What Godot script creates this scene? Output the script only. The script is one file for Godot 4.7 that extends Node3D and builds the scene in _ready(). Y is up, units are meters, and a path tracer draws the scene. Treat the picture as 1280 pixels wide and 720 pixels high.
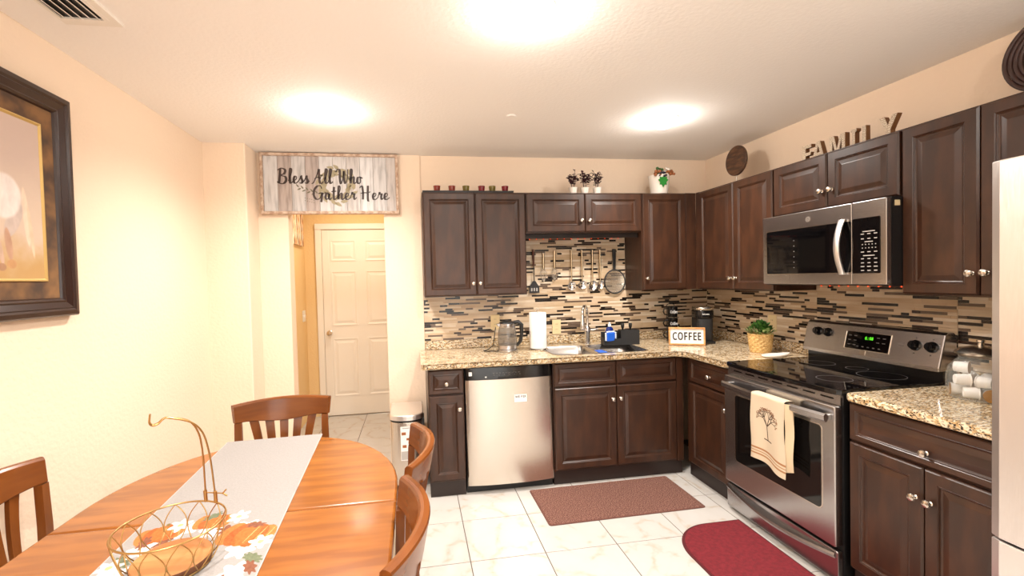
extends Node3D

# World: origin at the floor in the back-right corner of the kitchen; x to the right (the room lies at x < 0),
# y up, z towards the viewer. Metres.

const H := 2.4695
const F_PX := 565.685

var M := {}
var used := {}
var rng := RandomNumberGenerator.new()
var knob_mesh: ArrayMesh

# ------------------------------------------------------------------ mesh builder
class B:
	var st: SurfaceTool
	var xf := Transform3D.IDENTITY
	var has_uv := false
	func _init() -> void:
		st = SurfaceTool.new()
		st.begin(Mesh.PRIMITIVE_TRIANGLES)
		st.set_smooth_group(-1)
	func smooth(g: int) -> void:
		st.set_smooth_group(g)
	func t(a: Vector3, b: Vector3, c: Vector3) -> void:   # counter-clockwise from outside
		if (b - a).cross(c - a).length_squared() < 1e-16:
			return
		st.add_vertex(xf * a)
		st.add_vertex(xf * c)
		st.add_vertex(xf * b)
	func q(a: Vector3, b: Vector3, c: Vector3, d: Vector3) -> void:
		t(a, b, c)
		t(a, c, d)
	func conv(p: Array, o: Vector3) -> void:              # convex face, turned away from o
		var m := Vector3.ZERO
		for v in p:
			m += v
		m /= p.size()
		var n: Vector3 = (p[1] - p[0]).cross(p[2] - p[0])
		if n.dot(m - o) < 0:
			p.reverse()
		for i in range(1, p.size() - 1):
			t(p[0], p[i], p[i + 1])
	func box(c: Vector3, s: Vector3, r := 0.0) -> B:
		smooth(-1)
		var h := s / 2.0
		if r <= 0.0:
			for ax in 3:
				for sg in [-1.0, 1.0]:
					var f := []
					for k in [[-1, -1], [1, -1], [1, 1], [-1, 1]]:
						var v := Vector3.ZERO
						v[ax] = sg * h[ax]
						v[(ax + 1) % 3] = k[0] * h[(ax + 1) % 3]
						v[(ax + 2) % 3] = k[1] * h[(ax + 2) % 3]
						f.append(c + v)
					conv(f, c)
			return self
		var P := func(sx, sy, sz, ax):
			var v := Vector3(sx * (h.x - r), sy * (h.y - r), sz * (h.z - r))
			v[ax] = [sx, sy, sz][ax] * h[ax]
			return c + v
		for ax in 3:
			var u := (ax + 1) % 3
			var w := (ax + 2) % 3
			for sg in [-1, 1]:
				var f := []
				for k in [[-1, -1], [1, -1], [1, 1], [-1, 1]]:
					var s3 := [0, 0, 0]
					s3[ax] = sg
					s3[u] = k[0]
					s3[w] = k[1]
					f.append(P.call(s3[0], s3[1], s3[2], ax))
				conv(f, c)
			for a in [-1, 1]:
				for b in [-1, 1]:
					var s3 := [0, 0, 0]
					s3[u] = a
					s3[w] = b
					var lo := s3.duplicate()
					var hi := s3.duplicate()
					lo[ax] = -1
					hi[ax] = 1
					conv([P.call(lo[0], lo[1], lo[2], u), P.call(hi[0], hi[1], hi[2], u), P.call(hi[0], hi[1], hi[2], w), P.call(lo[0], lo[1], lo[2], w)], c)
		for a in [-1, 1]:
			for b in [-1, 1]:
				for d in [-1, 1]:
					conv([P.call(a, b, d, 0), P.call(a, b, d, 1), P.call(a, b, d, 2)], c)
		return self
	func bx(x0: float, x1: float, y0: float, y1: float, z0: float, z1: float, r := 0.0) -> B:
		return box(Vector3((x0 + x1) / 2, (y0 + y1) / 2, (z0 + z1) / 2), Vector3(x1 - x0, y1 - y0, z1 - z0), r)
	func fan(loop: PackedVector3Array, flip: bool) -> void:
		var m := Vector3.ZERO
		for v in loop:
			m += v
		m /= loop.size()
		for i in loop.size():
			var a := loop[i]
			var b := loop[(i + 1) % loop.size()]
			if flip:
				t(m, b, a)
			else:
				t(m, a, b)
	func loft(loops: Array, cap0 := true, cap1 := true, sm := 0, wrap := true) -> B:   # loops counter-clockwise seen from the last one
		for k in loops.size() - 1:
			smooth(sm)
			var A: PackedVector3Array = loops[k]
			var C: PackedVector3Array = loops[k + 1]
			var n := A.size()
			for i in (n if wrap else n - 1):
				if sm >= 50:
					smooth(sm + i)
				q(A[i], A[(i + 1) % n], C[(i + 1) % n], C[i])
		smooth(-1)
		if cap0:
			fan(loops[0], true)
		if cap1:
			fan(loops[-1], false)
		return self
	func lathe(prof: Array, c := Vector3.ZERO, seg := 24, sx := 1.0, sz := 1.0) -> B:   # prof: Vector2(radius, height), outside surface from the bottom up
		var g := 1
		for k in prof.size() - 1:
			if k > 0:
				var d0: Vector2 = (prof[k] - prof[k - 1]).normalized()
				var d1: Vector2 = (prof[k + 1] - prof[k]).normalized()
				if d0.dot(d1) < 0.78:
					g += 1
			smooth(g)
			for i in seg:
				var a0 := TAU * i / seg
				var a1 := TAU * (i + 1) / seg
				var p: Vector2 = prof[k]
				var r: Vector2 = prof[k + 1]
				q(c + Vector3(p.x * cos(a0) * sx, p.y, -p.x * sin(a0) * sz), c + Vector3(p.x * cos(a1) * sx, p.y, -p.x * sin(a1) * sz),
					c + Vector3(r.x * cos(a1) * sx, r.y, -r.x * sin(a1) * sz), c + Vector3(r.x * cos(a0) * sx, r.y, -r.x * sin(a0) * sz))
		smooth(-1)
		return self
	func ball(c: Vector3, r: Vector3, seg := 14) -> B:
		var n := seg / 2
		smooth(1)
		for k in n:
			var f0 := PI * k / n - PI / 2
			var f1 := PI * (k + 1) / n - PI / 2
			for i in seg:
				var a0 := TAU * i / seg
				var a1 := TAU * (i + 1) / seg
				q(c + r * Vector3(cos(f0) * cos(a0), sin(f0), -cos(f0) * sin(a0)), c + r * Vector3(cos(f0) * cos(a1), sin(f0), -cos(f0) * sin(a1)),
					c + r * Vector3(cos(f1) * cos(a1), sin(f1), -cos(f1) * sin(a1)), c + r * Vector3(cos(f1) * cos(a0), sin(f1), -cos(f1) * sin(a0)))
		smooth(-1)
		return self
	func tube(pts: Array, r, seg := 8, closed := false, flat := 1.0) -> B:   # r: a radius or one per point
		var loops := []
		var n := pts.size()
		var up := Vector3(0.013, 1, 0.021).normalized()
		var side := Vector3.ZERO
		for i in n:
			var d: Vector3
			if closed:
				d = pts[(i + 1) % n] - pts[(i - 1 + n) % n]
			else:
				d = pts[mini(i + 1, n - 1)] - pts[maxi(i - 1, 0)]
			d = d.normalized()
			if i == 0:
				side = d.cross(up if absf(d.dot(up)) < 0.95 else Vector3.RIGHT).normalized()
			else:
				side = (side - d * side.dot(d)).normalized()
			var o := side.cross(d)
			var rr: float = r if typeof(r) == TYPE_FLOAT else r[i]
			var L := PackedVector3Array()
			for k in seg:
				var a := TAU * k / seg
				L.append(pts[i] + (side * cos(a) - o * sin(a) * flat) * -rr)
			loops.append(L)
		if closed:
			loops.append(loops[0])
		loft(loops, not closed, not closed, 1)
		return self
	static func inset(o: PackedVector2Array, d: float) -> PackedVector2Array:
		var out := PackedVector2Array()
		var n := o.size()
		for i in n:
			var e0 := (o[i] - o[(i - 1 + n) % n]).normalized()
			var e1 := (o[(i + 1) % n] - o[i]).normalized()
			var n0 := Vector2(-e0.y, e0.x)
			var n1 := Vector2(-e1.y, e1.x)
			var m := (n0 + n1) / maxf(0.3, 1.0 + n0.dot(n1))
			out.append(o[i] + m * d)
		return out
	# outline in (x, y), extruded along z; r rounds the edges of both faces
	func plate(outline: PackedVector2Array, z0: float, z1: float, r := 0.0, sm := false, n := 3, caps := true, r0 := -1.0) -> B:
		var o := outline.duplicate()
		var area := 0.0
		for i in o.size():
			area += o[i].cross(o[(i + 1) % o.size()])
		if area < 0:
			o.reverse()
		var lv := []
		var rb := r if r0 < 0.0 else r0
		for k in n + 1:
			var a := PI / 2 * k / n
			lv.append([rb * (1 - sin(a)), z0 + rb * (1 - cos(a))])
			if rb <= 0.0:
				break
		for k in n + 1:
			var a := PI / 2 * k / n
			lv.append([r * (1 - cos(a)), z1 - r * (1 - sin(a))])
			if r <= 0.0:
				break
		var loops := []
		for l in lv:
			var L := PackedVector3Array()
			for p in inset(o, l[0]):
				L.append(Vector3(p.x, p.y, l[1]))
			loops.append(L)
		loft(loops, false, false, 2 if sm else -1)
		if caps:
			for e in [0, 1]:
				var l = lv[0] if e == 0 else lv[-1]
				var p := inset(o, l[0])
				var ix := Geometry2D.triangulate_polygon(p)
				for i in range(0, ix.size(), 3):
					var a := Vector3(p[ix[i]].x, p[ix[i]].y, l[1])
					var b := Vector3(p[ix[i + 1]].x, p[ix[i + 1]].y, l[1])
					var c := Vector3(p[ix[i + 2]].x, p[ix[i + 2]].y, l[1])
					if ((b - a).cross(c - a).z > 0) == (e == 1):
						t(a, b, c)
					else:
						t(a, c, b)
		return self
	# outline in (x, z) seen from above, extruded in y
	func slab(outline: PackedVector2Array, y0: float, y1: float, r := 0.0, sm := false, n := 3, r0 := -1.0) -> B:
		var keep := xf
		xf = xf * Transform3D(Basis(Vector3.RIGHT, Vector3.BACK, Vector3.DOWN).transposed().inverse(), Vector3.ZERO)
		# local x -> x, local y -> -z, local z -> y
		xf = keep * Transform3D(Vector3(1, 0, 0), Vector3(0, 0, -1), Vector3(0, 1, 0), Vector3.ZERO)
		var o := PackedVector2Array()
		for p in outline:
			o.append(Vector2(p.x, -p.y))
		plate(o, y0, y1, r, sm, n, true, r0)
		xf = keep
		return self
	func rect_rings(w: float, h: float, levels: Array) -> B:   # centred w x h rectangle, levels [inset, z], last one closed
		var loops := []
		for l in levels:
			var a: float = w / 2 - l[0]
			var b: float = h / 2 - l[0]
			loops.append(PackedVector3Array([Vector3(-a, -b, l[1]), Vector3(a, -b, l[1]), Vector3(a, b, l[1]), Vector3(-a, b, l[1])]))
		loft(loops, true, true, -1)
		return self
	func grid(f: Callable, nu: int, nv: int) -> B:   # f(u, v) -> Vector3, with UVs
		smooth(3)
		for i in nu:
			for j in nv:
				for k in [[0, 0], [1, 1], [1, 0], [0, 0], [0, 1], [1, 1]]:
					var u := float(i + k[0]) / nu
					var v := float(j + k[1]) / nv
					st.set_uv(Vector2(u, 1.0 - v))
					st.add_vertex(xf * (f.call(u, v) as Vector3))
		return self
	func done() -> ArrayMesh:
		st.generate_normals()
		return st.commit()

# ------------------------------------------------------------------ nodes and names
func numbered(called: String, parent: Node) -> String:
	var key := str(parent.get_instance_id()) + "/" + called
	var n: int = used.get(key, 0)
	used[key] = n + 1
	return called if n == 0 else "%s_%03d" % [called, n]

func thing(called: String, label: String, cat: String, at := Vector3.ZERO, turn := 0.0, group := "") -> Node3D:
	var o := Node3D.new()
	o.name = numbered(called, self)
	add_child(o, true)
	o.position = at
	o.rotation.y = turn
	tag(o, label, cat, group)
	return o

func tag(o: Node3D, label: String, cat: String, group := "") -> Node3D:
	o.set_meta("label", label)
	o.set_meta("category", cat)
	if group:
		o.set_meta("group", group)
	return o

func part(called: String, mesh: Mesh, mat: Material, parent: Node = self, at := Vector3.ZERO, rot := Vector3.ZERO) -> MeshInstance3D:
	var o := MeshInstance3D.new()
	o.name = numbered(called, parent)
	o.mesh = mesh
	if mat:
		o.material_override = mat
	parent.add_child(o, true)
	o.position = at
	o.rotation = rot
	return o

func struct(called: String, mesh: Mesh, mat: Material, label := "") -> MeshInstance3D:
	var o := part(called, mesh, mat)
	o.set_meta("kind", "structure")
	if label:
		o.set_meta("label", label)
	return o

func copy(src: Node3D, label: String, at: Vector3, turn := 0.0, group := "") -> Node3D:
	var o: Node3D = src.duplicate()
	o.name = numbered(String(src.name).rstrip("_0123456789"), self)
	add_child(o, true)
	o.position = at
	o.rotation.y = turn
	o.set_meta("label", label)
	if group:
		o.set_meta("group", group)
	return o

func text(parent: Node, called: String, s: String, height: float, at: Vector3, rot: Vector3, mat: Material, depth := 0.0006, font := "Droid Sans", width := 0.0, bold := 400) -> MeshInstance3D:
	var tm := TextMesh.new()
	var f := SystemFont.new()
	f.font_names = PackedStringArray([font])
	f.font_weight = bold
	tm.font = f
	tm.text = s
	tm.font_size = 48
	tm.pixel_size = 0.01
	tm.depth = 0.1
	var bb := tm.get_aabb()
	var o := part(called, tm, mat, parent, at, rot)
	var k := height / maxf(bb.size.y, 1e-4)
	var kx := k if width <= 0.0 else width / maxf(bb.size.x, 1e-4)
	o.scale = Vector3(kx, k, depth / 0.1)
	var mid := bb.get_center()
	o.position = at - o.basis * Vector3(mid.x, mid.y, 0)
	return o

# ------------------------------------------------------------------ materials
func ntex(sd: int, freq: float, cols: Array, offs: Array, size := 256, kind := FastNoiseLite.TYPE_SIMPLEX_SMOOTH, octs := 4, ridged := false) -> NoiseTexture2D:
	var n := FastNoiseLite.new()
	n.seed = sd
	n.noise_type = kind
	n.frequency = freq
	n.fractal_octaves = octs
	n.fractal_type = FastNoiseLite.FRACTAL_RIDGED if ridged else FastNoiseLite.FRACTAL_FBM
	var tx := NoiseTexture2D.new()
	tx.width = size
	tx.height = size
	tx.seamless = true
	tx.noise = n
	var g := Gradient.new()
	g.colors = PackedColorArray(cols)
	g.offsets = PackedFloat32Array(offs)
	tx.color_ramp = g
	return tx

func nbump(sd: int, freq: float, size := 256, octs := 3, strength := 4.0) -> NoiseTexture2D:
	var tx := ntex(sd, freq, [Color.BLACK, Color.WHITE], [0.0, 1.0], size, FastNoiseLite.TYPE_SIMPLEX_SMOOTH, octs)
	tx.color_ramp = null
	tx.as_normal_map = true
	tx.bump_strength = strength
	return tx

func mat(called: String, c: Color, rough := 0.5, metal := 0.0, tex: Texture2D = null, scale := Vector3.ONE, bump: Texture2D = null, bscale := 0.5, world := false) -> StandardMaterial3D:
	var m := StandardMaterial3D.new()
	m.resource_name = called
	m.albedo_color = c
	m.roughness = rough
	m.metallic = metal
	m.cull_mode = BaseMaterial3D.CULL_DISABLED
	if tex or bump:
		m.uv1_triplanar = true
		m.uv1_world_triplanar = world
		m.uv1_scale = scale
		m.uv1_triplanar_sharpness = 4.0
	if tex:
		m.albedo_texture = tex
	if bump:
		m.normal_enabled = true
		m.normal_texture = bump
		m.normal_scale = bscale
	M[called] = m
	return m

func c8(r: int, g: int, b: int) -> Color:
	return Color(r / 255.0, g / 255.0, b / 255.0)

func granite_image() -> ImageTexture:
	var S := 768
	var im := Image.create(S, S, false, Image.FORMAT_RGB8)
	var nz := []
	for k in 4:
		var n := FastNoiseLite.new()
		n.seed = 40 + k
		n.noise_type = FastNoiseLite.TYPE_SIMPLEX_SMOOTH
		n.frequency = [0.012, 0.045, 0.085, 0.06][k]
		n.fractal_octaves = [3, 2, 2, 2][k]
		nz.append(n)
	var cream := Vector3(0.90, 0.84, 0.73)
	var tan := Vector3(0.80, 0.69, 0.53)
	var gold := Vector3(0.70, 0.53, 0.30)
	var grey := Vector3(0.50, 0.43, 0.36)
	var dark := Vector3(0.13, 0.09, 0.07)
	for y in S:
		for x in S:
			var v := [0.0, 0.0, 0.0, 0.0]
			for k in 4:
				var n: FastNoiseLite = nz[k]
				var sx := x * 0.5
				var val := n.get_noise_2d(sx, y)
				var mx := smoothstep(S * 0.86, S, x)
				var my := smoothstep(S * 0.86, S, y)
				if mx > 0.0:
					val = lerpf(val, n.get_noise_2d(sx - S * 0.5, y), mx)
				if my > 0.0:
					val = lerpf(val, n.get_noise_2d(sx, y - S), my)
				v[k] = val
			var c := cream.lerp(tan, smoothstep(-0.15, 0.35, v[0] + v[1] * 0.7))
			c = c.lerp(gold, smoothstep(0.05, 0.4, v[1] - v[0] * 0.4) * 0.6)
			c = c.lerp(grey, smoothstep(0.25, 0.42, v[3] + v[0] * 0.2) * 0.75)
			c = c.lerp(dark, smoothstep(0.26, 0.40, v[2] + v[0] * 0.22 + v[1] * 0.12) * 0.9)
			im.set_pixel(x, y, Color(c.x, c.y, c.z))
	return ImageTexture.create_from_image(im)

func make_materials() -> void:
	var wallb := nbump(3, 0.06, 256, 3, 3.0)
	mat("wall_paint", c8(241, 219, 195), 0.75, 0.0, null, Vector3(2.2, 2.2, 2.2), wallb, 0.22, true)
	mat("hall_paint", c8(236, 204, 150), 0.75, 0.0, null, Vector3(2.2, 2.2, 2.2), wallb, 0.3, true)
	mat("ceiling_paint", c8(249, 245, 240), 0.85, 0.0, null, Vector3(2.5, 2.5, 2.5), wallb, 0.16, true)
	mat("white_paint", c8(240, 234, 224), 0.45)
	mat("white_plain", c8(238, 236, 232), 0.5)
	mat("ivory", c8(226, 205, 160), 0.45)
	var woodt := ntex(5, 0.02, [c8(52, 31, 20), c8(59, 35, 22), c8(67, 40, 25)], [0.25, 0.5, 0.8], 256, FastNoiseLite.TYPE_SIMPLEX_SMOOTH, 5)
	for k in [["espresso", Vector3(2.6, 0.7, 2.6)], ["espresso_across", Vector3(0.7, 2.6, 2.6)]]:
		var m := mat(k[0], Color.WHITE, 0.34, 0.0, woodt, k[1])
		m.metallic_specular = 0.5
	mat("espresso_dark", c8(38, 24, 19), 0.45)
	mat("underside", c8(30, 20, 16), 0.5)
	mat("nickel", c8(214, 206, 194), 0.22, 1.0)
	mat("warm_steel", c8(206, 188, 158), 0.25, 1.0)
	mat("chrome", c8(225, 225, 226), 0.08, 1.0)
	var brush := nbump(11, 0.05, 256, 3, 2.0)
	mat("steel", c8(186, 184, 184), 0.24, 1.0, null, Vector3(0.8, 30.0, 0.8), brush, 0.12)
	mat("steel_upright", c8(216, 207, 196), 0.27, 1.0, null, Vector3(25.0, 0.5, 25.0), brush, 0.1)
	mat("steel_pale", c8(236, 232, 230), 0.36, 1.0, null, Vector3(14.0, 0.5, 14.0), brush, 0.12)
	mat("basin_steel", c8(196, 192, 188), 0.25, 1.0)
	mat("black_glass", c8(9, 8, 9), 0.04)
	mat("window_glass", c8(16, 14, 13), 0.06)
	mat("black_plastic", c8(20, 19, 19), 0.4)
	mat("black_gloss", c8(14, 13, 14), 0.15)
	mat("charcoal", c8(29, 28, 29), 0.55)
	mat("grey_print", c8(176, 170, 164), 0.6)
	mat("ring_print", c8(96, 92, 90), 0.3)
	mat("display_dark", c8(6, 6, 8), 0.1)
	var cl := mat("clock_green", c8(30, 60, 10), 0.5)
	cl.emission_enabled = true
	cl.emission = c8(96, 235, 40)
	cl.emission_energy_multiplier = 0.9
	var gr := mat("granite", Color.WHITE, 0.1, 0.0, granite_image(), Vector3(1.8, 1.8, 1.8), null, 0.5, true)
	gr.metallic_specular = 0.5
	# floor tiles
	for k in 3:
		var tt := ntex(60 + k, 0.006, [c8(198, 194, 189), c8(194, 189, 183), c8(182, 168, 152)], [0.0, 0.72, 1.0], 512, FastNoiseLite.TYPE_SIMPLEX_SMOOTH, 4, true)
		mat("floor_tile%d" % k, Color.WHITE, 0.13, 0.0, tt, Vector3(0.9, 0.9, 0.9), null, 0.5, true)
	mat("grout", c8(92, 82, 74), 0.9)
	# mosaic
	mat("mosaic_bed", c8(214, 200, 178), 0.8)
	var stone := ntex(21, 0.01, [c8(206, 185, 156), c8(218, 200, 175), c8(226, 212, 193)], [0.2, 0.5, 0.85], 256)
	mat("mosaic_cream", Color.WHITE, 0.3, 0.0, stone, Vector3(1.5, 6, 1.5), null, 0.5, true)
	mat("mosaic_beige", c8(236, 226, 214), 0.3, 0.0, stone, Vector3(1.1, 5, 1.1), null, 0.5, true)
	mat("mosaic_taupe", c8(104, 86, 72), 0.25)
	mat("mosaic_brown", c8(48, 28, 20), 0.25)
	mat("mosaic_dark", c8(18, 10, 9), 0.25)
	# table and chairs
	var tw := ntex(31, 0.012, [c8(130, 73, 22), c8(143, 83, 27), c8(153, 91, 33)], [0.25, 0.5, 0.8], 512, FastNoiseLite.TYPE_SIMPLEX_SMOOTH, 5)
	var m2 := mat("table_wood", Color.WHITE, 0.24, 0.0, tw, Vector3(0.35, 2.4, 2.4))
	m2.clearcoat_enabled = true
	m2.clearcoat = 0.3
	m2.clearcoat_roughness = 0.12
	mat("seam_dark", c8(50, 24, 10), 0.7)
	var cw := ntex(32, 0.014, [c8(100, 53, 19), c8(114, 62, 23), c8(126, 71, 28)], [0.25, 0.5, 0.8], 256, FastNoiseLite.TYPE_SIMPLEX_SMOOTH, 5)
	mat("chair_wood", Color.WHITE, 0.27, 0.0, cw, Vector3(2.4, 0.5, 2.4))
	mat("chair_rail", Color.WHITE, 0.25, 0.0, cw, Vector3(0.5, 2.4, 2.4))
	mat("seat_cloth", c8(196, 176, 150), 0.9)
	# rugs
	var rt := ntex(41, 0.11, [c8(88, 54, 44), c8(124, 82, 70), c8(158, 116, 100)], [0.32, 0.5, 0.68], 512, FastNoiseLite.TYPE_SIMPLEX_SMOOTH, 4)
	mat("brown_rug", Color.WHITE, 0.95, 0.0, rt, Vector3(2, 2, 2), nbump(42, 0.3, 256, 2, 6.0), 0.8)
	var rr := ntex(43, 0.05, [c8(106, 18, 28), c8(114, 20, 31), c8(122, 24, 35)], [0.25, 0.5, 0.78], 256)
	mat("red_rug", Color.WHITE, 0.9, 0.0, rr, Vector3(2.5, 2.5, 2.5), nbump(44, 0.3, 256, 2, 6.0), 0.6)
	mat("red_rug_edge", c8(78, 12, 20), 0.9)
	mat("brown_rug_edge", c8(104, 66, 56), 0.9)
	mat("gold_wire", c8(188, 154, 100), 0.28, 1.0)
	mat("pale_wood", Color.WHITE, 0.5, 0.0, ntex(51, 0.012, [c8(156, 100, 54), c8(170, 114, 64), c8(184, 130, 80)], [0.25, 0.5, 0.8], 256), Vector3(0.7, 3, 4))
	mat("bark_brown", c8(92, 54, 30), 0.7)
	mat("frame_dark", c8(48, 28, 21), 0.28)
	mat("frame_gold", c8(206, 176, 112), 0.4, 0.6)
	mat("suede_mat", Color.WHITE, 0.9, 0.0, ntex(71, 0.02, [c8(78, 60, 48), c8(108, 80, 56), c8(136, 100, 64)], [0.25, 0.5, 0.8], 256), Vector3(1.2, 1.2, 1.2))
	# sign
	mat("sign_frame", Color.WHITE, 0.6, 0.0, ntex(72, 0.03, [c8(168, 136, 112), c8(192, 164, 142), c8(212, 190, 170)], [0.2, 0.5, 0.8], 256), Vector3(3, 3, 3))
	for k in 4:
		var base: Color = [c8(202, 198, 196), c8(178, 164, 157), c8(208, 205, 204), c8(192, 184, 179)][k]
		mat("plank%d" % k, Color.WHITE, 0.35, 0.0, ntex(73 + k, 0.02, [base.darkened(0.14), base, base.lightened(0.12)], [0.12, 0.5, 0.8], 256), Vector3(5, 0.7, 5))
	mat("sign_ink", c8(62, 48, 44), 0.5)
	mat("wreath_print", c8(166, 156, 128), 0.7)
	mat("sprig_print", c8(112, 108, 88), 0.7)
	mat("black_ink", c8(22, 20, 20), 0.5)
	mat("board_white", c8(236, 232, 228), 0.6)
	mat("oak", Color.WHITE, 0.5, 0.0, ntex(78, 0.02, [c8(188, 128, 72), c8(208, 150, 90), c8(222, 170, 112)], [0.2, 0.5, 0.8], 256), Vector3(3, 6, 6))
	mat("paper", c8(244, 243, 241), 0.9, 0.0, null, Vector3(18, 18, 18), nbump(79, 0.1, 128, 2, 4.0), 0.4)
	mat("blue", c8(22, 92, 200), 0.45)
	mat("navy", c8(20, 40, 110), 0.2)
	mat("sponge_white", c8(232, 236, 240), 0.9)
	mat("wicker", Color.WHITE, 0.6, 0.0, ntex(80, 0.05, [c8(184, 140, 78), c8(212, 172, 108), c8(230, 198, 140)], [0.2, 0.5, 0.8], 128), Vector3(12, 12, 12))
	mat("leaf_green", c8(70, 118, 44), 0.5)
	mat("leaf_dark", c8(42, 84, 30), 0.5)
	mat("leaf_pale", c8(176, 192, 130), 0.5)
	mat("burgundy", c8(84, 42, 52), 0.55)
	mat("burgundy_deep", c8(56, 28, 36), 0.55)
	mat("ceramic", c8(238, 230, 220), 0.2)
	mat("grape_leaf", c8(40, 136, 52), 0.35)
	mat("grape", c8(34, 30, 52), 0.25)
	mat("rust", c8(156, 92, 48), 0.5)
	mat("tray_black", c8(20, 16, 18), 0.35)
	for k in [["votive_red", c8(120, 26, 36)], ["votive_rust", c8(134, 56, 44)], ["votive_olive", c8(112, 98, 42)]]:
		mat(k[0], k[1], 0.12)
	mat("wax", c8(96, 40, 36), 0.5)
	mat("walnut", Color.WHITE, 0.35, 0.0, ntex(81, 0.03, [c8(52, 32, 22), c8(76, 48, 32), c8(98, 66, 44)], [0.2, 0.5, 0.8], 256), Vector3(1.2, 4, 2))
	mat("letter_side", c8(120, 76, 37), 0.5)
	mat("letter_face", Color.WHITE, 0.5, 0.0, ntex(82, 0.032, [c8(84, 56, 34), c8(176, 142, 100), c8(226, 214, 194)], [0.22, 0.36, 0.5], 256, FastNoiseLite.TYPE_CELLULAR, 2), Vector3(9, 9, 9))
	mat("rattan", c8(58, 36, 30), 0.5)
	mat("towel_stripe", c8(190, 140, 90), 0.95)
	mat("pod_lid", c8(176, 124, 46), 0.35, 0.5)
	mat("wood_handle", c8(96, 48, 28), 0.4)
	var kg := mat("kettle_glass", Color(0.42, 0.40, 0.38, 0.5), 0.06)
	kg.transparency = BaseMaterial3D.TRANSPARENCY_ALPHA
	var gl := mat("clear_glass", Color(0.82, 0.84, 0.82, 0.12), 0.03)
	gl.transparency = BaseMaterial3D.TRANSPARENCY_ALPHA
	var l := mat("lamp_glow", c8(255, 250, 242), 0.5)
	l.emission_enabled = true
	l.emission = c8(255, 248, 238)
	l.emission_energy_multiplier = 3.0
	var rg := mat("red_glow", c8(220, 70, 40), 0.5)
	rg.emission_enabled = true
	rg.emission = c8(255, 80, 40)
	rg.emission_energy_multiplier = 0.8
	var h := mat("hall_glow", c8(255, 240, 214), 0.5)
	h.emission_enabled = true
	h.emission = c8(255, 228, 180)
	h.emission_energy_multiplier = 2.0

# ------------------------------------------------------------------ camera and light
func area_light(called: String, at: Vector3, size: Vector2, energy: float, col: Color, rot := Vector3(-PI / 2, 0, 0)) -> void:
	var l := AreaLight3D.new()
	l.name = called
	l.area_size = size
	l.area_normalize_energy = true
	l.light_energy = energy
	l.light_color = col
	l.area_range = 14.0
	l.area_attenuation = 2.0
	l.shadow_enabled = true
	add_child(l)
	l.position = at
	l.rotation = rot

const LAMPS := [Vector2(-3.053, 0.913), Vector2(-2.114, 2.015), Vector2(-0.962, 0.954), Vector2(-3.05, 3.12), Vector2(-0.96, 3.12), Vector2(-3.05, 5.3), Vector2(-0.96, 5.3)]

func camera_and_light() -> void:
	var y := deg_to_rad(8.8665)
	var p := deg_to_rad(-1.4092)
	var r := deg_to_rad(-1.4702)
	var fw := Vector3(sin(y) * cos(p), sin(p), -cos(y) * cos(p))
	var rt := Vector3(cos(y), 0, sin(y))
	var up := rt.cross(fw)
	var rt2 := rt * cos(r) + up * sin(r)
	var up2 := up * cos(r) - rt * sin(r)
	var cam := Camera3D.new()
	cam.name = "camera"
	cam.projection = Camera3D.PROJECTION_FRUSTUM
	cam.near = 0.05
	cam.far = 60.0
	cam.size = 0.05 * 720.0 / F_PX
	cam.frustum_offset = Vector2(0.05 * (640.0 - 606.575) / F_PX, 0.05 * (362.905 - 360.0) / F_PX)
	cam.transform = Transform3D(rt2, up2, -fw, Vector3(-2.5726, 1.4706, 3.6742))
	add_child(cam)
	cam.current = true
	var we := WorldEnvironment.new()
	we.name = "world"
	var e := Environment.new()
	e.background_mode = Environment.BG_COLOR
	e.background_color = Color(1.0, 0.99, 0.97)
	e.background_energy_multiplier = 2.2
	e.tonemap_mode = Environment.TONE_MAPPER_LINEAR
	e.tonemap_exposure = 2.5
	e.sdfgi_enabled = true
	e.ssao_enabled = true
	e.ssil_enabled = true
	we.environment = e
	add_child(we)
	for i in LAMPS.size():
		var q: Vector2 = LAMPS[i]
		var sp := SpotLight3D.new()
		sp.name = "downlight_lamp"
		add_child(sp)
		sp.position = Vector3(q.x, H - 0.062, q.y)
		sp.rotation.x = -PI / 2
		sp.spot_angle = 78.0
		sp.spot_angle_attenuation = 1.0
		sp.spot_range = 14.0
		sp.spot_attenuation = 2.0
		sp.light_energy = 1.25
		sp.light_size = 0.06
		sp.light_color = c8(255, 249, 242)
		sp.shadow_enabled = true
		var o := OmniLight3D.new()
		o.name = "downlight_glow"
		add_child(o)
		o.position = Vector3(q.x, H - 0.048, q.y)
		o.light_energy = 0.07
		o.light_size = 0.05
		o.light_color = c8(255, 249, 242)
		o.omni_range = 14.0
		o.omni_attenuation = 2.0
		o.shadow_enabled = true
	area_light("hall_lamp", Vector3(-3.15, H - 0.05, -0.8), Vector2(0.2, 0.2), 0.42, c8(255, 242, 222))

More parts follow.
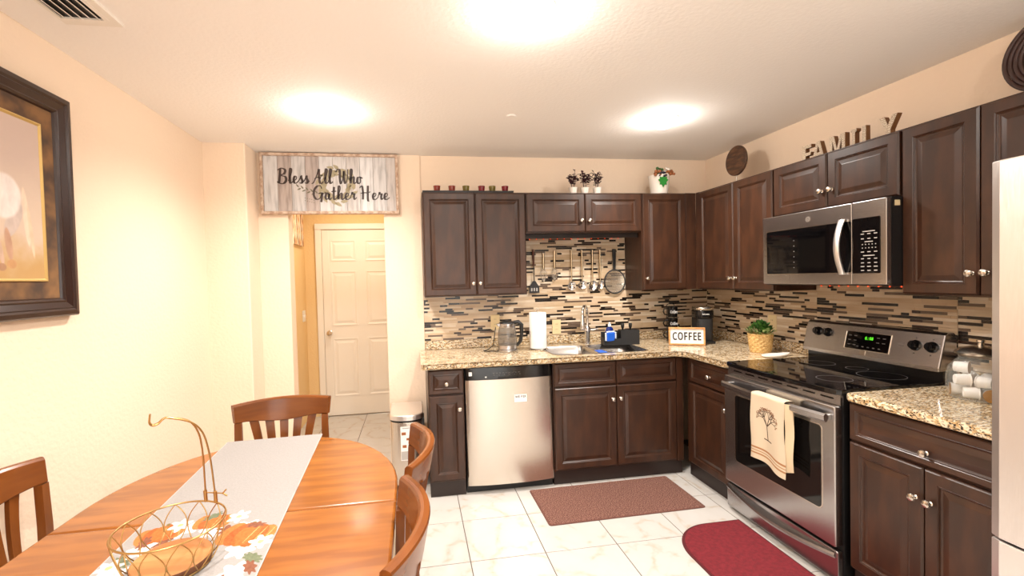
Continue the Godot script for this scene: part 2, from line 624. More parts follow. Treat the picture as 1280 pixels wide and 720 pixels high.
# ------------------------------------------------------------------ room
func build_room() -> void:
	var fl := Node3D.new()
	fl.name = "floor"
	add_child(fl)
	fl.set_meta("kind", "structure")
	part("grout_bed", B.new().bx(-4.2, 0.15, -0.12, -0.002, -1.7, 7.1).done(), M.grout, fl)
	var tm := B.new().box(Vector3.ZERO, Vector3(0.4005, 0.01, 0.4005), 0.0012).done()
	for i in 11:
		for j in 22:
			var x := -0.705 + 0.405 * (1 - i)
			var z := 0.955 - 0.405 * 6 + 0.405 * j - 0.2025
			var o := part("tile", tm, M["floor_tile%d" % rng.randi_range(0, 2)], fl, Vector3(x - 0.2025 + 0.0, -0.005, z))
			o.rotation.y = 0.0
	var p = M.wall_paint
	# back wall, with the doorway to the hall and the pier beside it
	var wb := Node3D.new()
	wb.name = "wall_back"
	add_child(wb)
	wb.set_meta("kind", "structure")
	part("plaster", B.new().bx(-2.505, 0.12, -0.01, H + 0.01, -0.12, 0.0).done(), p, wb)
	part("plaster", B.new().bx(-2.795, -2.505, -0.01, H + 0.01, -0.12, 0.014).done(), p, wb)
	part("plaster", B.new().bx(-3.512, -2.795, 2.03, H + 0.01, -0.12, 0.012).done(), p, wb)
	part("plaster", B.new().bx(-4.12, -3.512, -0.01, H + 0.01, -0.12, 0.012).done(), p, wb)
	struct("wall_pier", B.new().bx(-4.05, -3.725, -0.01, H + 0.01, 0.0125, 0.25, 0.006).done(), p)
	var wr := Node3D.new()
	wr.name = "wall_right"
	add_child(wr)
	wr.set_meta("kind", "structure")
	part("plaster", B.new().bx(0.0, 0.12, -0.01, H + 0.01, -0.12, 7.1).done(), p, wr)
	struct("wall_left", B.new().bx(-4.12, -4.0, -0.01, H + 0.01, 0.0, 7.1).done(), p)
	struct("wall_front", B.new().bx(-4.12, -3.3, -0.01, H + 0.01, 7.0, 7.12).bx(-0.7, 0.12, -0.01, H + 0.01, 7.0, 7.12).bx(-3.3, -0.7, -0.01, 0.25, 7.0, 7.12).bx(-3.3, -0.7, 2.2, H + 0.01, 7.0, 7.12).done(), p)
	var wn := Node3D.new()
	wn.name = "window_1"
	add_child(wn)
	wn.set_meta("kind", "structure")
	part("window_frame", B.new().bx(-3.3, -3.24, 0.25, 2.2, 7.02, 7.08).bx(-0.76, -0.7, 0.25, 2.2, 7.02, 7.08).bx(-3.24, -0.76, 0.25, 0.31, 7.02, 7.08).bx(-3.24, -0.76, 2.14, 2.2, 7.02, 7.08).bx(-2.03, -1.97, 0.31, 2.14, 7.02, 7.08).done(), M.white_paint, wn)
	part("pane", B.new().bx(-3.24, -2.03, 0.31, 2.14, 7.048, 7.052).done(), M.clear_glass, wn)
	part("pane", B.new().bx(-1.97, -0.76, 0.31, 2.14, 7.048, 7.052).done(), M.clear_glass, wn)
	struct("ceiling", B.new().bx(-4.12, 0.12, H, H + 0.12, -1.65, 7.12).done(), M.ceiling_paint)
	# hall behind the doorway
	struct("wall_hall_left", B.new().bx(-3.87, -3.75, -0.01, H + 0.01, -1.64, -0.12).done(), M.hall_paint)
	struct("wall_hall_right", B.new().bx(-2.55, -2.43, -0.01, H + 0.01, -1.64, -0.12).done(), M.hall_paint)
	struct("wall_hall_back", B.new().bx(-3.87, -2.43, -0.01, H + 0.01, -1.64, -1.52).done(), M.hall_paint)
	struct("baseboard_back", B.new().bx(-2.79, -2.512, 0.0, 0.1, 0.0145, 0.028, 0.003).done(), M.white_paint)
	struct("baseboard_left", B.new().bx(-4.0, -3.987, 0.0, 0.1, 0.25, 7.0, 0.003).done(), M.white_paint)
	# six-panel door at the end of the hall
	var d := Node3D.new()
	d.name = "door_1"
	add_child(d)
	d.set_meta("kind", "structure")
	d.set_meta("label", "white six-panel door closed at the end of the hall")
	d.position = Vector3(-3.155, 0, -1.515)
	var w := 0.81
	part("leaf", B.new().bx(-w / 2, w / 2, 0.01, 2.05, 0.0, 0.02).done(), M.white_paint, d)
	for sx in [-1, 1]:
		for r in [[0.22, 0.86], [1.0, 1.60], [1.71, 1.94]]:
			var hh: float = r[1] - r[0]
			part("panel", B.new().rect_rings(0.27, hh, [[0.0, 0.019], [0.0, 0.026], [0.008, 0.027], [0.022, 0.021], [0.03, 0.021], [0.055, 0.027]]).done(), M.white_paint, d, Vector3(sx * 0.185, (r[0] + r[1]) / 2, 0))
	part("stile", B.new().bx(-w / 2, -w / 2 + 0.07, 0.01, 2.05, 0.02, 0.024, 0.001).bx(w / 2 - 0.07, w / 2, 0.01, 2.05, 0.02, 0.024, 0.001).done(), M.white_paint, d)
	var cas := B.new()
	for s in [-1, 1]:
		cas.bx(s * (w / 2 + 0.038) - 0.034, s * (w / 2 + 0.038) + 0.034, 0.0, 2.056, 0.0, 0.028, 0.006)
	cas.bx(-w / 2 - 0.072, w / 2 + 0.072, 2.057, 2.122, 0.0, 0.03, 0.006)
	part("casing", cas.done(), M.white_paint, d)
	var dk := B.new()
	dk.xf = Transform3D(Basis(Vector3.RIGHT, PI / 2), Vector3.ZERO)
	dk.lathe([Vector2(0.0, 0), Vector2(0.03, 0), Vector2(0.03, 0.006), Vector2(0.012, 0.012), Vector2(0.012, 0.03), Vector2(0.026, 0.038), Vector2(0.028, 0.052), Vector2(0.018, 0.064), Vector2(0, 0.066)])
	part("knob", dk.done(), M.nickel, d, Vector3(-0.35, 0.923, 0.022))
	# ceiling fittings
	for i in LAMPS.size():
		var q: Vector2 = LAMPS[i]
		var t := thing("ceiling_light", ["round recessed ceiling light nearest the hanging word sign", "round recessed ceiling light at the top edge nearest the viewer", "round recessed ceiling light in front of the potted plants by the right-hand corner", "round recessed ceiling light over the near end of the table", "round recessed ceiling light above the refrigerator aisle", "round recessed ceiling light far behind, on the table side", "round recessed ceiling light far behind, on the refrigerator side"][i], "ceiling light", Vector3(q.x, H, q.y), 0.0, "round recessed ceiling lights")
		part("trim_ring", B.new().lathe([Vector2(0.083, -0.004), Vector2(0.092, -0.003), Vector2(0.094, 0.0)], Vector3.ZERO, 32).done(), M.white_plain, t)
		part("diffuser", B.new().lathe([Vector2(0, -0.058), Vector2(0.04, -0.054), Vector2(0.068, -0.038), Vector2(0.082, -0.012), Vector2(0.082, -0.001)], Vector3.ZERO, 32).done(), M.lamp_glow, t)
	tag(part("cover_plate", B.new().lathe([Vector2(0, -0.006), Vector2(0.026, -0.006), Vector2(0.032, -0.001), Vector2(0.032, 0)], Vector3(-1.955, H, 0.928), 24).done(), M.ceiling_paint), "small round blank cover plate on the ceiling between the downlights", "cover plate")
	var hl := thing("hall_ceiling_light", "flush round ceiling light in the hall above the white door", "ceiling light", Vector3(-3.15, H, -0.8))
	part("diffuser", B.new().lathe([Vector2(0, -0.045), Vector2(0.09, -0.04), Vector2(0.13, -0.02), Vector2(0.135, 0.0)], Vector3.ZERO, 24).done(), M.hall_glow, hl)
	var v := thing("ceiling_vent", "white louvred air vent in the ceiling above the horse picture", "vent", Vector3(-3.73, H, 1.985))
	var fr := B.new()
	fr.bx(-0.098, -0.088, -0.009, 0.0, -0.24, 0.24).bx(0.055, 0.098, -0.009, 0.0, -0.24, 0.24).bx(-0.088, 0.055, -0.009, 0.0, -0.24, -0.2).bx(-0.088, 0.055, -0.009, 0.0, 0.2, 0.24)
	part("frame", fr.done(), M.white_paint, v)
	part("duct", B.new().bx(-0.089, 0.056, -0.0015, -0.0005, -0.201, 0.201).done(), M.black_plastic, v)
	for k in 6:
		var sl := B.new().box(Vector3.ZERO, Vector3(0.014, 0.0015, 0.40))
		part("louvre", sl.done(), M.white_paint, v, Vector3(-0.077 + k * 0.0285, -0.0055, 0), Vector3(0, 0, -0.55))

# ------------------------------------------------------------------ mosaic backsplash
func mosaic(wall: Node3D, origin: Vector3, turn: float, rects: Array, cam: Vector3) -> void:
	# local x along the wall, y up, z out; rects: [x0, x1, y0, y1]
	var root := part("backsplash", null, M.mosaic_bed, wall, origin, Vector3(0, turn, 0))
	var bed := B.new()
	for r in rects:
		bed.bx(r[0], r[1], r[2], r[3], 0.0005, 0.004)
	root.mesh = bed.done()
	var mats := [M.mosaic_cream, M.mosaic_beige, M.mosaic_taupe, M.mosaic_brown, M.mosaic_dark]
	var tiles := []
	var pitch := 0.0152
	for r in rects:
		var n := int(round((r[3] - r[2]) / pitch))
		var ph: float = (r[3] - r[2]) / n
		var last := 0
		for j in n:
			var x: float = r[0] - rng.randf() * 0.1
			while x < r[1] - 0.002:
				var k := 0
				var f := rng.randf()
				if last >= 2 and f < 0.8 or last == 9:
					k = 0 if f < 0.5 else 1
				elif last >= 2:
					k = 4 if last == 2 else 2
				elif f < 0.42:
					k = 1
				else:
					k = 2 if f < 0.58 else (3 if f < 0.68 else 4)
				var ln: float = rng.randf_range(0.09, 0.26) if k < 2 else [0.04, 0.06, 0.09, 0.12, 0.14, 0.17, 0.2][rng.randi() % 7]
				last = 9 if last >= 2 and last < 9 and k >= 2 else k
				var a := maxf(x, r[0])
				var b := minf(x + ln, r[1])
				x += ln
				if b - a > 0.006:
					tiles.append([a + 0.0006, b - 0.0006, r[2] + ph * j, ph, k, 0.0])
	var xf := Transform3D(Basis(Vector3.UP, turn), origin)
	for t in tiles:
		var c: Vector3 = xf * Vector3((t[0] + t[1]) / 2, t[2], 0)
		t[5] = (t[1] - t[0]) / (c - cam).length_squared()
	tiles.sort_custom(func(a, b): return a[5] > b[5])
	var unit := BoxMesh.new()
	unit.size = Vector3.ONE
	var rest := []
	for k in 5:
		rest.append(null)
	for i in tiles.size():
		var t = tiles[i]
		var c := Vector3((t[0] + t[1]) / 2, t[2] + t[3] / 2, 0.005 if t[4] < 2 else 0.0052)
		var s := Vector3(t[1] - t[0], t[3] - 0.0012, 0.004)
		if i < 296:
			var o := part("mosaic_tile", unit, mats[t[4]], root, c)
			o.scale = s
		else:
			if rest[t[4]] == null:
				rest[t[4]] = B.new()
			rest[t[4]].box(c, s)
	var mesh := ArrayMesh.new()
	for k in 5:
		if rest[k]:
			var st: SurfaceTool = rest[k].st
			st.generate_normals()
			st.commit(mesh)
			mesh.surface_set_material(mesh.get_surface_count() - 1, mats[k])
	var o := part("mosaic_tiles", mesh, null, root)
	o.set_meta("kind", "stuff")

# ------------------------------------------------------------------ cabinets
func door_mesh(w: float, h: float) -> ArrayMesh:
	var f := 0.052 if minf(w, h) > 0.22 else 0.034
	var g := minf(0.02, minf(w, h) / 2 - f - 0.024)
	return B.new().rect_rings(w, h, [[0.0, 0.0], [0.0, 0.013], [0.007, 0.02], [f - 0.006, 0.02], [f - 0.003, 0.0165], [f, 0.018], [f + 0.003, 0.0135], [f + 0.007, 0.0115], [f + 0.010, 0.0115], [f + 0.010 + g, 0.0175], [f + 0.013 + g, 0.018]]).done()

func make_knob() -> void:
	var b := B.new()
	b.xf = Transform3D(Basis(Vector3.RIGHT, PI / 2), Vector3.ZERO)
	b.lathe([Vector2(0, 0), Vector2(0.009, 0), Vector2(0.009, 0.002), Vector2(0.0055, 0.005), Vector2(0.005, 0.011), Vector2(0.009, 0.014), Vector2(0.0145, 0.018), Vector2(0.0155, 0.022), Vector2(0.013, 0.027), Vector2(0.007, 0.0295), Vector2(0, 0.030)], Vector3.ZERO, 20)
	knob_mesh = b.done()

# fronts: [kind, x0, x1, y0, y1, knob_x, knob_y]
func cabinet(called: String, label: String, at: Vector3, turn: float, w: float, d: float, y0: float, y1: float, fronts: Array, group: String, toe := 0.0, hollow := false) -> Node3D:
	var c := thing(called, label, "cabinet", at, turn, group)
	var b := B.new()
	if hollow:
		b.bx(0, 0.018, y0, y1, 0.004, d).bx(w - 0.018, w, y0, y1, 0.004, d).bx(0.018, w - 0.018, y0, y0 + 0.018, 0.004, d).bx(0.018, w - 0.018, y0 + 0.018, y1, d - 0.018, d).bx(0.018, w - 0.018, y0 + 0.018, y1, 0.004, 0.012)
	else:
		b.bx(0, w, y0, y1, 0.004, d, 0.001)
	part("body", b.done(), M.espresso, c)
	if toe > 0.0:
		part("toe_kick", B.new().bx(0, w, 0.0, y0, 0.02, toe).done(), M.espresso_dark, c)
	for f in fronts:
		var fw: float = f[2] - f[1] - 0.003
		var fh: float = f[4] - f[3] - 0.003
		var o := part(f[0], door_mesh(fw, fh), M.espresso if fh > fw * 0.6 else M.espresso_across, c, Vector3((f[1] + f[2]) / 2, (f[3] + f[4]) / 2, d + 0.0005))
		if f.size() > 5:
			part("knob", knob_mesh, M.nickel, o, Vector3(f[5] - (f[1] + f[2]) / 2, f[6] - (f[3] + f[4]) / 2, 0.0195))
	return c

func build_cabinets() -> void:
	make_knob()
	var ub := 1.3459
	var ut := 2.1217
	var g := "dark espresso wall cabinets"
	var d := 0.298
	var R := -PI / 2
	var e := 0.001
	cabinet("wall_cabinet", "tall double-door dark wall cabinet above the kettle, under the tray of votives", Vector3(-2.502 + e, 0, 0), 0, 0.781 - 2 * e, d, ub, ut, [["door", 0.004, 0.390, ub + 0.006, ut - 0.006, 0.363, 1.44], ["door", 0.391, 0.776, ub + 0.006, ut - 0.006, 0.416, 1.44]], g)
	var br := cabinet("wall_cabinet", "short double-door dark wall cabinet bridging over the sink", Vector3(-1.721 + e, 0, 0), 0, 0.944 - 2 * e, d, 1.812, ut, [["door", 0.004, 0.470, 1.818, ut - 0.006, 0.437, 1.904], ["door", 0.471, 0.938, 1.818, ut - 0.006, 0.502, 1.904]], g)
	part("light_rail", B.new().bx(0.0, 0.942, 1.778, 1.812, 0.22, 0.24).done(), M.underside, br)
	var cc := cabinet("wall_cabinet", "single-door dark wall cabinet in the corner, under the grape-leaf vase", Vector3(-0.777 + e, 0, 0), 0, 0.452, d, ub, ut, [["door", 0.004, 0.376, ub + 0.006, ut - 0.006, 0.030, 1.444]], g)
	part("filler", B.new().bx(0.378, 0.4665, ub, ut, d, d + 0.012, 0.001).done(), M.espresso, cc)
	var rc := cabinet("wall_cabinet", "double-door dark wall cabinet left of the microwave, round wooden disc on top", Vector3(0, 0, 0.311), R, 0.802 - e, d, ub, ut, [["door", 0.042, 0.438, ub + 0.006, ut - 0.006, 0.412, 1.434], ["door", 0.439, 0.798, ub + 0.006, ut - 0.006, 0.466, 1.434]], g)
	part("filler", B.new().bx(0.0, 0.04, ub, ut, d, d + 0.012, 0.001).done(), M.espresso, rc)
	cabinet("wall_cabinet", "short double-door dark wall cabinet over the microwave, under the word letters", Vector3(0, 0, 1.1135), R, 0.762 - e, d, 1.808, ut, [["door", 0.004, 0.381, 1.814, ut - 0.006, 0.352, 1.91], ["door", 0.382, 0.756, 1.814, ut - 0.006, 0.412, 1.91]], g)
	cabinet("wall_cabinet", "double-door dark wall cabinet at the right, half hidden by the refrigerator", Vector3(0, 0, 1.876), R, 0.60, d, ub, ut, [["door", 0.004, 0.298, ub + 0.006, ut - 0.006, 0.276, 1.444], ["door", 0.299, 0.596, ub + 0.006, ut - 0.006, 0.326, 1.446]], g)
	# base run
	g = "dark espresso base cabinets"
	d = 0.62
	var bt := 0.877
	var dt := 0.868
	cabinet("base_cabinet", "narrow dark base cabinet with drawer at the left end beside the dishwasher", Vector3(-2.503, 0, 0), 0, 0.241, d, 0.1, bt, [["drawer", 0.004, 0.239, 0.70, dt, 0.122, 0.775], ["door", 0.004, 0.239, 0.112, 0.693, 0.206, 0.60]], g, 0.615)
	var sb := cabinet("base_cabinet", "wide dark sink base cabinet right of the dishwasher with two plain drawer fronts", Vector3(-1.633, 0, 0), 0, 0.987, d, 0.1, bt, [["drawer_front", 0.004, 0.4655, 0.70, dt], ["drawer_front", 0.4675, 0.93, 0.70, dt], ["door", 0.004, 0.4655, 0.112, 0.693, 0.434, 0.594], ["door", 0.4675, 0.93, 0.112, 0.693, 0.492, 0.597]], g, 0.605, true)
	part("corner_stile", B.new().bx(0.934, 0.985, 0.1, bt, d, d + 0.012, 0.001).done(), M.espresso, sb)
	cabinet("base_cabinet", "dark base cabinet with knobbed drawer and door in the corner left of the range", Vector3(0, 0, 0.645), R, 0.477, d, 0.1, bt, [["drawer", 0.05, 0.470, 0.70, dt, 0.282, 0.775], ["door", 0.05, 0.470, 0.112, 0.693, 0.447, 0.597]], g, 0.605)
	cabinet("base_cabinet", "dark base cabinet between range and refrigerator with wide drawer and two doors", Vector3(0, 0, 1.903), R, 0.60, d, 0.1, bt, [["drawer", 0.004, 0.596, 0.70, dt, 0.322, 0.755], ["door", 0.004, 0.309, 0.112, 0.693, 0.283, 0.567], ["door", 0.310, 0.596, 0.112, 0.693, 0.336, 0.565]], g, 0.605)

# ------------------------------------------------------------------ worktops and sink
func rounded_rect(x0: float, x1: float, y0: float, y1: float, r: float, n := 5) -> PackedVector2Array:
	var o := PackedVector2Array()
	for k in [[x1 - r, y1 - r, 0], [x0 + r, y1 - r, 1], [x0 + r, y0 + r, 2], [x1 - r, y0 + r, 3]]:
		for i in n + 1:
			var a: float = PI / 2 * (k[2] + float(i) / n)
			o.append(Vector2(k[0] + r * cos(a), k[1] + r * sin(a)))
	return o

func build_worktop() -> void:
	var w := thing("worktop", "long L-shaped speckled granite worktop around the sink corner", "worktop")
	var y0 := 0.8775
	var y1 := 0.914
	var outer := PackedVector2Array()
	outer.append_array([Vector2(-2.534, 0.046), Vector2(-2.502, 0.046), Vector2(-2.502, 0.003), Vector2(-0.003, 0.003), Vector2(-0.003, 1.118), Vector2(-0.64, 1.118), Vector2(-0.655, 1.103)])
	for k in 9:
		var a := PI / 2 * k / 8.0
		outer.append(Vector2(-0.655 - 0.09 + 0.09 * cos(a), 0.655 + 0.09 - 0.09 * sin(a)))
	outer.append_array([Vector2(-2.52, 0.655), Vector2(-2.534, 0.641)])
	var hole := rounded_rect(-1.605, -0.865, 0.165, 0.585, 0.07)
	# sides
	var b := B.new()
	var keep := b.xf
	b.xf = Transform3D(Vector3(1, 0, 0), Vector3(0, 0, -1), Vector3(0, 1, 0), Vector3.ZERO)
	var o2 := PackedVector2Array()
	for p in outer:
		o2.append(Vector2(p.x, -p.y))
	b.plate(o2, y0, y1, 0.012, false, 4, false, 0.006)
	b.xf = keep
	# the inner face of the sink cut-out
	for i in hole.size():
		var a := hole[i]
		var c := hole[(i + 1) % hole.size()]
		b.q(Vector3(a.x, y1, a.y), Vector3(c.x, y1, c.y), Vector3(c.x, y0, c.y), Vector3(a.x, y0, a.y))
	# top and bottom faces, cut through the middle of the hole
	var ti := PackedVector2Array()
	for p in B.inset(o2, 0.012):
		ti.append(Vector2(p.x, -p.y))
	var cut := -1.235
	for side in [-1, 1]:
		var half := PackedVector2Array()
		var strip := PackedVector2Array([Vector2(cut, -5), Vector2(cut + side * 9, -5), Vector2(cut + side * 9, 5), Vector2(cut, 5)])
		var got := Geometry2D.intersect_polygons(ti, strip)
		var pieces := Geometry2D.clip_polygons(got[0], hole)
		for pc in pieces:
			var ix := Geometry2D.triangulate_polygon(pc)
			for i in range(0, ix.size(), 3):
				var A: Vector2 = pc[ix[i]]
				var C: Vector2 = pc[ix[i + 1]]
				var D: Vector2 = pc[ix[i + 2]]
				for yy in [y1, y0]:
					var up: bool = (C - A).cross(D - A) < 0
					if up == (yy == y1):
						b.t(Vector3(A.x, yy, A.y), Vector3(C.x, yy, C.y), Vector3(D.x, yy, D.y))
					else:
						b.t(Vector3(A.x, yy, A.y), Vector3(D.x, yy, D.y), Vector3(C.x, yy, C.y))
	part("slab", b.done(), M.granite, w)
	part("upstand", B.new().bx(-2.502, -0.003, 0.9145, 0.985, 0.001, 0.021, 0.003).done(), M.granite, w)
	part("upstand", B.new().bx(-0.021, -0.001, 0.9145, 0.985, 0.0215, 1.118, 0.003).done(), M.granite, w)
	var w2 := thing("worktop", "short granite worktop between range and refrigerator, under the glass jar", "worktop")
	part("slab", B.new().slab(PackedVector2Array([Vector2(-0.003, 1.898), Vector2(-0.003, 2.503), Vector2(-0.655, 2.503), Vector2(-0.655, 1.92), Vector2(-0.64, 1.9)]), y0, y1, 0.012, false, 4, 0.006).done(), M.granite, w2)
	part("upstand", B.new().bx(-0.021, -0.001, 0.9145, 0.985, 1.9, 2.503, 0.003).done(), M.granite, w2)
	# sink
	var s := thing("sink", "stainless double-bowl sink set under the granite worktop", "sink", Vector3(0, 0, 0))
	for k in [[-1.603, -1.238], [-1.234, -0.867]]:
		var loops := []
		for l in [[-0.004, 0.9148], [0.006, 0.916], [0.012, 0.912], [0.014, 0.80], [0.02, 0.71], [0.04, 0.69], [0.07, 0.686]]:
			var L := PackedVector3Array()
			for p in rounded_rect(k[0] + l[0], k[1] - l[0], 0.168 + l[0], 0.582 - l[0], 0.066 - l[0] * 0.4):
				L.append(Vector3(p.x, l[1], p.y))
			loops.append(L)
		var bb := B.new().loft(loops, false, true, 1)
		part("bowl", bb.done(), M.basin_steel, s)
		part("drain", B.new().lathe([Vector2(0, 0.689), Vector2(0.03, 0.688), Vector2(0.042, 0.6865)], Vector3((k[0] + k[1]) / 2, 0, 0.37), 20).done(), M.nickel, s)
	tag(part("sponge_cloth", B.new().bx(-1.265, -1.205, 0.9165, 0.922, 0.48, 0.58, 0.002).done(), M.blue), "blue cloth lying over the divider of the sink", "cloth")
	# faucet
	var f := thing("faucet", "tall chrome gooseneck kitchen faucet behind the sink", "faucet", Vector3(-1.172, 0.9145, 0.115))
	part("base", B.new().lathe([Vector2(0.0, 0), Vector2(0.03, 0), Vector2(0.03, 0.008), Vector2(0.022, 0.014), Vector2(0.022, 0.09), Vector2(0.026, 0.10), Vector2(0.026, 0.135), Vector2(0.015, 0.15), Vector2(0.013, 0.16)]).done(), M.chrome, f)
	var pts := [Vector3(0, 0.15, 0), Vector3(0, 0.25, 0)]
	var dir := Vector3(-0.62, 0, 0.78)
	for k in 13:
		var a := PI * k / 12.0
		pts.append(Vector3(0, 0.25, 0) + dir * 0.062 * (1 - cos(a)) + Vector3(0, 0.07 * sin(a), 0))
	part("spout", B.new().tube(pts, 0.0115, 12).done(), M.chrome, f)
	var e := dir * 0.124
	part("spray_head", B.new().lathe([Vector2(0.0, 0.13), Vector2(0.018, 0.13), Vector2(0.02, 0.14), Vector2(0.016, 0.20), Vector2(0.0125, 0.25)], Vector3(e.x, 0, e.z), 16).done(), M.chrome, f)
	part("lever", B.new().tube([Vector3(0.018, 0.115, 0), Vector3(0.045, 0.118, 0.01), Vector3(0.085, 0.125, 0.022)], [0.010, 0.007, 0.006], 10).done(), M.chrome, f)

# ------------------------------------------------------------------ appliances
func build_dishwasher() -> void:
	var d := thing("dishwasher", "stainless front dishwasher under the worktop with a small white sticker", "dishwasher", Vector3(-1.9475, 0, 0))
	part("cabinet", B.new().bx(-0.305, 0.305, 0.11, 0.868, 0.03, 0.615).done(), M.black_plastic, d)
	part("toe_kick", B.new().bx(-0.305, 0.305, 0.0, 0.109, 0.03, 0.595).done(), M.black_plastic, d)
	var bow := func(u: float, y: float) -> Vector3:
		var x := lerpf(-0.304, 0.304, u)
		return Vector3(x, y, 0.632 + 0.022 * (1.0 - pow(absf(u * 2 - 1), 2.6)))
	var b := B.new()
	var loops := []
	for k in 2:
		var L := PackedVector3Array()
		for i in 25:
			L.append(bow.call(i / 24.0, 0.785 if k == 1 else 0.062))
		L.append(Vector3(0.304, L[0].y, 0.616))
		L.append(Vector3(-0.304, L[0].y, 0.616))
		L.reverse()
		loops.append(L)
	b.loft(loops, true, true, 4)
	part("door", b.done(), M.steel_upright, d)
	var pb := B.new()
	loops = []
	for k in 2:
		var L := PackedVector3Array()
		for i in 25:
			L.append(bow.call(i / 24.0, 0.866 if k == 1 else 0.787) - Vector3(0, 0, 0.004 + 0.006 * k))
		L.append(Vector3(0.304, L[0].y, 0.616))
		L.append(Vector3(-0.304, L[0].y, 0.616))
		L.reverse()
		loops.append(L)
	pb.loft(loops, true, true, 4)
	var p := part("control_panel", pb.done(), M.black_gloss, d)
	part("handle_recess", B.new().bx(-0.08, 0.06, 0.789, 0.801, 0.647, 0.653, 0.002).done(), M.display_dark, p)
	var lg := B.new()
	for i in 9:
		lg.bx(-0.115 + i * 0.022, -0.105 + i * 0.022, 0.826, 0.829, 0.645, 0.6505)
	for i in 6:
		lg.bx(-0.11 + i * 0.036, -0.105 + i * 0.036, 0.812, 0.817, 0.645, 0.652)
	part("legends", lg.done(), M.ring_print, p)
	part("badge", B.new().bx(-0.280, -0.258, 0.815, 0.842, 0.633, 0.639, 0.001).done(), M.white_plain, p)
	part("button", B.new().ball(Vector3(-0.165, 0.805, 0.649), Vector3(0.007, 0.005, 0.003)).done(), M.white_plain, p)
	var s := part("sticker", B.new().bx(-0.044, 0.044, -0.026, 0.026, 0, 0.0006).done(), M.white_plain, d, Vector3(0.073, 0.648, 0.6545))
	text(s, "lettering", "WE FIX", 0.015, Vector3(0, 0.011, 0.0007), Vector3.ZERO, M.black_ink, 0.0004, "Droid Sans", 0.076, 700)

